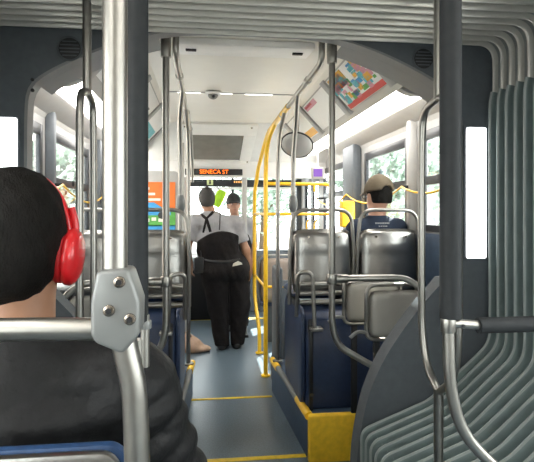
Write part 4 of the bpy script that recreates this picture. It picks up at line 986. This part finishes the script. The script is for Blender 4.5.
lo, hi = bounds(jk, 0.04); surface('jacket', jacket, lo, hi, 0.0075, 'jacket', man)
tr_ = [('c', (-0.09, 0.03, 0.48), (0.09, 0.03, 0.48), 0.105, 0.105)]
for s in (-1, 1): tr_ += [('c', (s * 0.10, 0.05, 0.50), (s * 0.135, 0.43, 0.51), 0.095, 0.08), ('c', (s * 0.135, 0.43, 0.51), (s * 0.135, 0.29, 0.10), 0.078, 0.065)]
lo, hi = bounds(tr_, 0.03); surface('trousers', field(tr_, 0.04), lo, hi, 0.014, 'trousers', man)
for s in (-1, 1): shoe(man, (s * 0.135, 0.29, 0.0), (0, 1, 0))
# headphones
hpn = thing('headphones', 'glossy red over ear headphones on the dark haired man', 'headphones', (-0.335, FY, 0.27 + HC[2]))
arc = []
for k in range(33):
    a = math.pi * (k / 32); arc.append(Vector((-0.008 + 0.094 * math.cos(a), 0.006, -0.020 + 0.147 * math.sin(a) ** 0.82)))
mb = MB(); V = []; Fc = []; bw, bt = 0.011, 0.0055
for i, p in enumerate(arc):
    tg = (arc[min(i + 1, 32)] - arc[max(i - 1, 0)]).normalized(); nn = Vector((tg.z, 0, -tg.x))
    V += [p + nn * (bt * math.cos(b)) + Vector((0, bw * math.sin(b), 0)) for b in np.linspace(0, 2 * math.pi, 13)[:-1]]
for i in range(32):
    for k in range(12): Fc.append((i * 12 + k, i * 12 + (k + 1) % 12, (i + 1) * 12 + (k + 1) % 12, (i + 1) * 12 + k))
mb.add(V, Fc).build('headband', 'red', hpn, smooth=True)
for s in (1, -1):
    tilt = Matrix.Rotation(s * 0.10, 4, 'Y')
    def ringset(prof, nm, m):
        V = []; Fc = []; n_ = 28
        for x, r_ in prof:
            for i in range(n_): a = 2 * math.pi * i / n_; V.append(tilt @ Vector((s * (x - 0.003) - 0.008, 0.0 + r_ * 0.95 * math.cos(a), -0.022 + 1.08 * r_ * math.sin(a))))
        for j in range(len(prof) - 1):
            for i in range(n_): Fc.append((j * n_ + i, j * n_ + (i + 1) % n_, (j + 1) * n_ + (i + 1) % n_, (j + 1) * n_ + i))
        Fc += [tuple(range(n_ - 1, -1, -1)), tuple(range((len(prof) - 1) * n_, len(prof) * n_))]
        return MB().add(V, Fc).build(nm, m, hpn, smooth=True)
    ringset([(0.076, 0.030), (0.076, 0.040), (0.080, 0.045), (0.088, 0.046), (0.094, 0.044)], 'ear_pad', 'redpad')
    ringset([(0.093, 0.046), (0.097, 0.0485), (0.104, 0.0485), (0.112, 0.044), (0.118, 0.034), (0.121, 0.018), (0.122, 0.002)], 'ear_cup', 'red')
    tube('yoke', [(s * 0.1 - 0.008, 0.006, 0.0), (s * 0.102 - 0.008, 0.006, 0.03), (s * 0.094 - 0.008, 0.006, 0.06)], 0.0068, 'red', hpn, 0.03)

# ---- standing man, back turned --------------------------------------------------------------------
GX, GY = 0.25, 5.50
st = thing('person', 'standing person in grey shirt and black overalls, back turned in the aisle', 'person', (GX, GY, 0.0))
HC = (-0.255, 0.03, 1.635); hy = 0.25
hp_, H2 = head_prims(HC, hy, 1.0)
SHL, SHR, ELL, ELR, WRL, WRR = (-0.375, 0.0, 1.375), (0.07, 0.0, 1.36), (-0.465, -0.02, 1.10), (0.175, -0.03, 1.07), (-0.43, 0.02, 0.92), (0.225, 0.02, 0.85)
HPL, HPR, KNL, KNR, FTL, FTR = (-0.17, 0, 0.86), (0.05, 0, 0.86), (-0.125, 0.02, 0.46), (0.105, 0.03, 0.46), (-0.085, -0.03, 0.09), (0.075, 0.0, 0.09)
body = hp_ + [('c', (-0.19, 0, 1.38), (-0.235, 0.015, 1.54), 0.068, 0.060, 0.03), ('c', SHL, SHR, 0.06, 0.06), ('e', (-0.12, 0, 1.15), (0.18, 0.11, 0.30))]
for a, b, r0, r1 in ((SHL, ELL, 0.052, 0.044), (ELL, WRL, 0.043, 0.030), (SHR, ELR, 0.052, 0.044), (ELR, WRR, 0.045, 0.030), (HPL, KNL, 0.08, 0.06), (HPR, KNR, 0.08, 0.06), (KNL, FTL, 0.055, 0.04), (KNR, FTR, 0.055, 0.04)): body.append(('c', a, b, r0, r1))
body += hand_prims(WRL, (0.05, 0.12, -1), -1, (1, 0, 0)) + hand_prims(WRR, (0.05, 0.10, -1), 1, (-1, 0, 0))
lo, hi = bounds(body, 0.03); surface('body', field(body, 0.03), lo, hi, 0.0105, 'skin1', st)
face(st, H2)
hair_shell(st, HC, hy, 'hair2', 0.009, 0.012, -0.085)
sh = [('c', SHL, SHR, 0.088, 0.088), ('e', (-0.125, -0.005, 1.16), (0.235, 0.165, 0.30)), ('c', (-0.19, -0.01, 1.36), (-0.215, 0.0, 1.485), 0.12, 0.078, 0.05)]
for a, b in ((SHL, ELL), (SHR, ELR)):
    v = Vector(a).lerp(Vector(b), 0.72); sh.append(('c', a, tuple(v), 0.082, 0.074))
fs = field(sh, 0.05)
def shirt(P):
    d = fs(P) + 0.004 * np.sin(30 * P[:, 2] + 20 * P[:, 0]) * np.sin(22 * P[:, 0] - 9 * P[:, 2])
    for a, b in ((SHL, ELL), (SHR, ELR)):
        ax_ = np.array(b) - np.array(a); ln = np.linalg.norm(ax_); ax_ = ax_ / ln; tt = (P - np.array(a)) @ ax_ - 0.70 * ln
        rad = np.linalg.norm(P - np.array(a) - np.outer((P - np.array(a)) @ ax_, ax_), axis=1)
        sidex = (P[:, 0] < -0.36) if a == SHL else (P[:, 0] > 0.07)
        d = np.where(sidex & (tt > -0.02), np.maximum(d, tt), d)
    return np.maximum(d, np.maximum(0.90 - P[:, 2], P[:, 2] - 1.50))
lo, hi = bounds(sh, 0.04); surface('shirt', shirt, lo, hi, 0.011, 'shirt', st)
ov = [('e', (-0.122, -0.004, 1.08), (0.225, 0.160, 0.25)), ('c', (-0.15, 0, 0.90), (0.04, 0, 0.90), 0.17, 0.17), ('c', HPL, KNL, 0.160, 0.115), ('c', HPR, KNR, 0.155, 0.115), ('c', KNL, (FTL[0], FTL[1], 0.07), 0.112, 0.088), ('c', KNR, (FTR[0], FTR[1], 0.07), 0.112, 0.085), ('c', (-0.2, -0.09, 0.86), (0.08, -0.09, 0.86), 0.10, 0.10)]
fo = field(ov, 0.045)
def overalls(P):
    x, y, z = P[:, 0], P[:, 1], P[:, 2]
    bib = np.maximum(fs(P) - 0.016, np.abs(x + 0.135) - 0.225)
    d = smin(fo(P), bib, 0.02) + 0.004 * np.sin(24 * z + 9 * np.sin(8 * x)) * np.sin(13 * x + 6 * z)
    d = np.maximum(d, z - (1.285 + 0.10 * (x + 0.12) - 1.6 * (x + 0.12) ** 2)); d = np.maximum(d, 0.035 - z)
    gap = np.maximum(np.abs(x - (-0.02 + 0.03 * (0.75 - z))) - 0.008, z - 0.74); return np.maximum(d, -gap)
lo, hi = bounds(ov, 0.03); surface('overalls', overalls, lo, hi, 0.0115, 'trousers', st)
for p_, nm in ((FTL, 'l'), (FTR, 'r')): shoe(st, (p_[0], p_[1], 0.0), (0.1, 1, 0))
def on_back(x, z, off=0.004):        # ray march from behind onto the shirt or overalls
    y = -0.40
    for _ in range(60):
        P = np.array([[x, y, z]]); d = min(shirt(P)[0], overalls(P)[0])
        if d < 0.002: break
        y += max(d * 0.7, 0.0015)
    y = min(y, 0.0)
    return Vector((x, y - off, z))
def strap(pts, w, nm, m, parent=st):
    out = []
    for (a, b) in zip(pts[:-1], pts[1:]):
        for k in range(8): t_ = k / 8; out.append((a[0] + (b[0] - a[0]) * t_, a[1] + (b[1] - a[1]) * t_))
    out.append(pts[-1]); P = [on_back(x, z, 0.004) for x, z in out]; V = []
    for i, p in enumerate(P):
        tg = (P[min(i + 1, len(P) - 1)] - P[max(i - 1, 0)]).normalized(); a = tg.cross(Vector((0, 1, 0))).normalized() * (w / 2)
        V += [p - a, p + a, p + a + Vector((0, 0.012, 0)), p - a + Vector((0, 0.012, 0))]
    Fc = [(i * 4 + k, i * 4 + (k + 1) % 4, i * 4 + 4 + (k + 1) % 4, i * 4 + 4 + k) for i in range(len(P) - 1) for k in range(4)]
    return MB().add(V, Fc).build(nm, m, parent, smooth=True)
def L2(px, py): q = at(px, py, GY - 0.16); return (q.x - GX, q.z)
strap([L2(200, 213.5), L2(206.6, 219), L2(210.5, 232)], 0.030, 'strap', 'trousers'); strap([L2(213.5, 211.5), L2(206.6, 219), L2(203.5, 233)], 0.030, 'strap', 'trousers')
strap([L2(220.5, 212), L2(219.5, 230)], 0.012, 'radio_cord', 'black')
for k in range(3): strap([L2(195.5 + 2.2 * k, 226.0 - 0.4 * k), L2(195.5 + 2.2 * k, 229.0 - 0.4 * k)], 0.010, 'printed_letter', 'grey')
for k in range(4): strap([L2(211.5 + 2.2 * k, 223.0 - 0.2 * k), L2(211.5 + 2.2 * k, 226.0 - 0.2 * k)], 0.010, 'printed_letter', 'grey')
strap([L2(198, 260), L2(212, 262), L2(228, 262), L2(240, 260)], 0.035, 'belt', 'black')
# pouch, radio, paper in pocket
p = on_back(*L2(201, 264), 0.0)
po_ = MB().box(-0.05, 0.05, -0.05, 0.03, -0.10, 0.07).build('radio_pouch', 'black', st, bevel=0.015, loc=p + Vector((-0.02, -0.01, 0))); tube('antenna', [(0.02, -0.01, 0.06), (0.02, -0.01, 0.14)], 0.008, 'black', po_)
p = on_back(*L2(237, 266), 0.0)
MB().prism([(-0.05, 0.0), (0.055, 0.02), (0.05, 0.035), (0.01, 0.055), (-0.04, 0.03)], -0.012, 0.012, 'y').build('paper_in_pocket', 'paper', st, loc=p)

# ---- second worker facing the camera -------------------------------------------------------------------
q0 = at(235, 300, 6.35)
w2 = thing('person', 'person in dark cap and grey shirt facing the camera near the windscreen', 'person', (q0.x, 6.35, 0.0), math.pi)
HC = (0.02, 0.02, 1.585); hp_, H3 = head_prims(HC, 0.15, 1.0)
SHL, SHR, ELL, ELR, WRL, WRR = (-0.19, 0, 1.34), (0.19, 0, 1.34), (-0.25, -0.02, 1.07), (0.25, -0.02, 1.07), (-0.22, 0.14, 0.88), (0.22, 0.14, 0.88)
body = hp_ + [('c', (0, 0, 1.33), (0.012, 0.005, 1.5), 0.062, 0.056), ('c', SHL, SHR, 0.055, 0.055), ('e', (0, 0, 1.1), (0.15, 0.09, 0.28))]
for s, a, b, c in ((-1, SHL, ELL, WRL), (1, SHR, ELR, WRR)):
    body += [('c', a, b, 0.048, 0.04), ('c', b, c, 0.04, 0.028), ('c', (s * 0.1, 0, 0.86), (s * 0.1, 0.02, 0.46), 0.075, 0.055), ('c', (s * 0.1, 0.02, 0.46), (s * 0.1, -0.02, 0.09), 0.05, 0.04)] + hand_prims(c, (0, 0.35, -1), s, (-s, 0, 0))
lo, hi = bounds(body, 0.03); surface('body', field(body, 0.03), lo, hi, 0.012, 'skin2', w2); face(w2, H3)
hair_shell(w2, HC, 0.15, 'hair', 0.010, 0.010, -0.06); cap_hat(w2, HC, 0.15, 'black', 1.0, 0.06)
sh2 = [('c', SHL, SHR, 0.08, 0.08), ('e', (0, 0, 1.12), (0.20, 0.135, 0.30)), ('c', (0, 0, 1.33), (0, 0, 1.42), 0.10, 0.07)] + [('c', a, tuple(Vector(a).lerp(Vector(b), 0.7)), 0.075, 0.066) for a, b in ((SHL, ELL), (SHR, ELR))]
g2 = field(sh2, 0.04); lo, hi = bounds(sh2, 0.03); surface('shirt', lambda P: np.maximum(g2(P), np.maximum(0.88 - P[:, 2], P[:, 2] - 1.44)), lo, hi, 0.013, 'shirt', w2)
ov2 = [('e', (0, 0, 1.08), (0.212, 0.150, 0.30)), ('c', (-0.1, 0, 0.88), (0.1, 0, 0.88), 0.13, 0.13)] + [('c', (s * 0.1, 0, 0.86), (s * 0.1, 0.02, 0.46), 0.115, 0.09) for s in (-1, 1)] + [('c', (s * 0.1, 0.02, 0.46), (s * 0.1, -0.02, 0.07), 0.088, 0.075) for s in (-1, 1)]
g3 = field(ov2, 0.03); lo, hi = bounds(ov2, 0.03)
surface('overalls', lambda P: np.maximum(np.maximum(g3(P), P[:, 2] - 1.22), np.maximum(0.035 - P[:, 2], -np.maximum(np.abs(P[:, 0]) - 0.006, P[:, 2] - 0.74))), lo, hi, 0.013, 'trousers', w2)
for s in (-1, 1):
    MB().sweep(fillet([(s * 0.10, 0.13, 1.18), (s * 0.11, 0.135, 1.30), (s * 0.11, 0.07, 1.425), (s * 0.10, -0.05, 1.42), (s * 0.08, -0.14, 1.2)], 0.04), 0.016, 8).build('strap', 'trousers', w2, smooth=True); shoe(w2, (s * 0.1, -0.02, 0), (0, 1, 0))

# ---- seated man with the tan cap --------------------------------------------------------------------------
c0 = at(381, 196, 3.37)
sm = thing('person', 'seated person in tan cap and navy shirt, seen from behind on the right', 'person', (c0.x - 0.03, 3.37, 0.265))
hz = c0.z - 0.265 - 0.005
HC = (0.015, 0.01, hz); hy = 0.22
hp_, H4 = head_prims(HC, hy, 1.04)
zh = hz + 0.055
body = hp_ + [('c', (0, -0.01, zh - 0.27), (0, -0.005, zh - 0.10), 0.064, 0.058, 0.03), ('c', (-0.15, 0, zh - 0.27), (0.15, 0, zh - 0.27), 0.05, 0.05), ('e', (0, 0.02, zh - 0.5), (0.15, 0.09, 0.24))]
zq = 0.72
for s in (-1, 1):
    x_e = 0.155
    body += [('c', (s * 0.135, 0.0, zh - 0.275), (s * x_e, 0.08, zh - 0.54), 0.046, 0.038), ('c', (s * x_e, 0.08, zh - 0.54), (s * 0.10, 0.32, zq + 0.07), 0.038, 0.027), ('c', (s * 0.09, 0.06, zq), (s * 0.11, 0.46, zq), 0.07, 0.055), ('c', (s * 0.11, 0.46, zq), (s * 0.11, 0.60, 0.09), 0.05, 0.038)]
    body += hand_prims((s * 0.10, 0.32, zq + 0.075), (-s * 0.2, 0.9, -0.05), s, (0, 0, -1))
lo, hi = bounds(body, 0.03); surface('body', field(body, 0.03), lo, hi, 0.011, 'skin2', sm); face(sm, H4, 1.04)
hair_shell(sm, HC, hy, 'hair', 0.008, 0.003, -0.046, 1.04, 0.022)
cap_hat(sm, HC, hy, 'khaki', 1.06, 0.075)
cs, sn = math.cos(hy), math.sin(hy)
for s in (-1, 1):   # spectacles
    MB().sweep([H4(s * 0.083, 0.0, 0.012), H4(s * 0.074, 0.09, 0.010)], 0.0025, 6).build('glasses_temple', 'black', sm, smooth=True)
    MB().sweep([H4(s * 0.036 + 0.026 * math.cos(a), 0.104, 0.004 + 0.019 * math.sin(a)) for a in np.linspace(0, 2 * math.pi, 21)], 0.0022, 6, False).build('glasses_rim', 'black', sm, smooth=True)
te = [('c', (-0.135, 0, zh - 0.285), (0.135, 0, zh - 0.285), 0.074, 0.074), ('e', (0, 0.02, zh - 0.5), (0.175, 0.115, 0.27)), ('c', (0, -0.01, zh - 0.30), (0, 0.0, zh - 0.195), 0.10, 0.074, 0.04)]
for s in (-1, 1): te.append(('c', (s * 0.14, 0.0, zh - 0.285), (s * 0.158, 0.055, zh - 0.46), 0.068, 0.062))
g4 = field(te, 0.045); lo, hi = bounds(te, 0.03)
tee = lambda P: np.maximum(g4(P) + 0.003 * np.sin(30 * P[:, 2] + 12 * P[:, 0]), np.maximum(zq - 0.04 - P[:, 2], P[:, 2] - (zh - 0.185)))
surface('shirt', tee, lo, hi, 0.010, 'navy', sm)
for row, (zz_, n_, h_) in enumerate(((zh - 0.238, 8, 0.010), (zh - 0.258, 5, 0.007))):
    for k in range(n_):
        x = (k - (n_ - 1) / 2) * 0.013 + 0.01; y = -0.3
        for _ in range(60):
            d = tee(np.array([[x, y, zz_]]))[0]
            if d < 0.002: break
            y += max(0.6 * d, 0.001)
        MB().box(x - 0.0038, x + 0.0038, y - 0.002, y + 0.006, zz_ - h_ / 2, zz_ + h_ / 2).build('printed_letter', 'lightgrey', sm)
tr_ = [('c', (-0.08, 0.04, zq), (0.08, 0.04, zq), 0.10, 0.10)]
for s in (-1, 1): tr_ += [('c', (s * 0.09, 0.06, zq), (s * 0.115, 0.46, zq), 0.09, 0.075), ('c', (s * 0.115, 0.46, zq), (s * 0.115, 0.60, 0.09), 0.072, 0.06)]
lo, hi = bounds(tr_, 0.03); surface('trousers', field(tr_, 0.04), lo, hi, 0.014, 'navy', sm)
for s in (-1, 1): shoe(sm, (s * 0.115, 0.62, 0.0), (0, 1, 0))

# ------------------------------------------------------------------ outside
g = MB().box(-40, 40, -20, 70, -0.45, -0.40).build('ground', 'asphalt'); struct(g, 'grey asphalt street outside the windows')
for s in (-1, 1):
    x0, x1 = sorted((XC + s * 3.0, XC + s * 6.0)); sw = MB().box(x0, x1, -20, 70, -0.40, -0.27).build('sidewalk', 'pave'); struct(sw, 'pale sidewalk on the %s of the street' % ('right' if s > 0 else 'left'))
def building(x, y, w_, d_, h_, m, lab, face_x):
    t = thing('building', lab, 'building', (x, y, -0.40))
    MB().box(-w_ / 2, w_ / 2, -d_ / 2, d_ / 2, 0, h_).build('wall', m, t)
    MB().box(-w_ / 2 - 0.15, w_ / 2 + 0.15, -d_ / 2 - 0.15, d_ / 2 + 0.15, h_, h_ + 0.3).build('cornice', 'pave', t)
    xs_ = face_x * w_ / 2; n_ = int(d_ // 2.4)
    for i in range(n_):
        for j in range(int(h_ // 3)):
            yy = -d_ / 2 + (i + 0.5) * d_ / n_; z = 0.9 + 3 * j
            f_ = MB().box(xs_ - 0.05, xs_ + 0.05, yy - 0.7, yy + 0.7, z, z + 1.6).build('window', 'white', t)
            MB().box(xs_ - 0.07, xs_ + 0.07, yy - 0.6, yy + 0.6, z + 0.1, z + 1.5).build('pane', 'winfar', f_)
building(14.0, 8.0, 9, 16, 7, 'facade', 'pale building across the right sidewalk', -1)
building(-10.6, 6.0, 9, 12, 7, 'facade2', 'brick building across the left sidewalk', 1)
building(-13.5, 22.0, 9, 14, 9, 'facade', 'pale building further up the left sidewalk', 1)
building(14.5, 27.0, 9, 14, 7, 'facade2', 'brown building further up the right sidewalk', -1)
def tree(x, y, h_, r_, lab, seed):
    t = thing('street_tree', lab, 'tree', (x, y, -0.30), group='street trees'); rg = random.Random(seed)
    MB().sweep([(0, 0, 0), (0.05, 0, h_ * 0.4), (0.0, 0.05, h_ * 0.75)], [0.16, 0.12, 0.06], 10).build('trunk', 'bark', t, smooth=True)
    for k in range(4):
        a = rg.uniform(0, 6.28); MB().sweep([(0.03, 0.02, h_ * 0.45), (math.cos(a) * r_ * 0.5, math.sin(a) * r_ * 0.5, h_ * 0.75)], [0.06, 0.02], 8).build('branch', 'bark', t, smooth=True)
    V = []; Fc = []
    for k in range(2600):
        d = Vector((rg.gauss(0, 1), rg.gauss(0, 1), rg.gauss(0, 1))).normalized() * (r_ * rg.uniform(0.35, 1.0) * (0.8 + 0.35 * math.sin(3 * rg.random() * 6)))
        p = Vector((0, 0, h_ * 0.8)) + Vector((d.x, d.y, d.z * 0.9)); n_ = Vector((rg.gauss(0, 1), rg.gauss(0, 1), rg.gauss(0, 1))).normalized(); a = n_.orthogonal().normalized() * 0.13; b = n_.cross(a).normalized() * 0.08
        o = len(V); V += [p - a, p - b, p + a, p + b]; Fc.append((o, o + 1, o + 2, o + 3))
    lv = MB().add(V, Fc).build('foliage', 'leaf', t); lv['kind'] = 'stuff'
tree(2.2, 20.0, 3.4, 2.0, 'leafy street tree ahead, seen through the right half of the windscreen', 1)
tree(5.2, 15.0, 3.6, 1.9, 'leafy street tree on the right sidewalk ahead of the door', 2)
tree(5.6, 9.2, 3.4, 1.5, 'leafy street tree outside the right windows', 3)
tree(-4.3, 15.0, 3.6, 1.8, 'leafy street tree outside the left windows', 4)
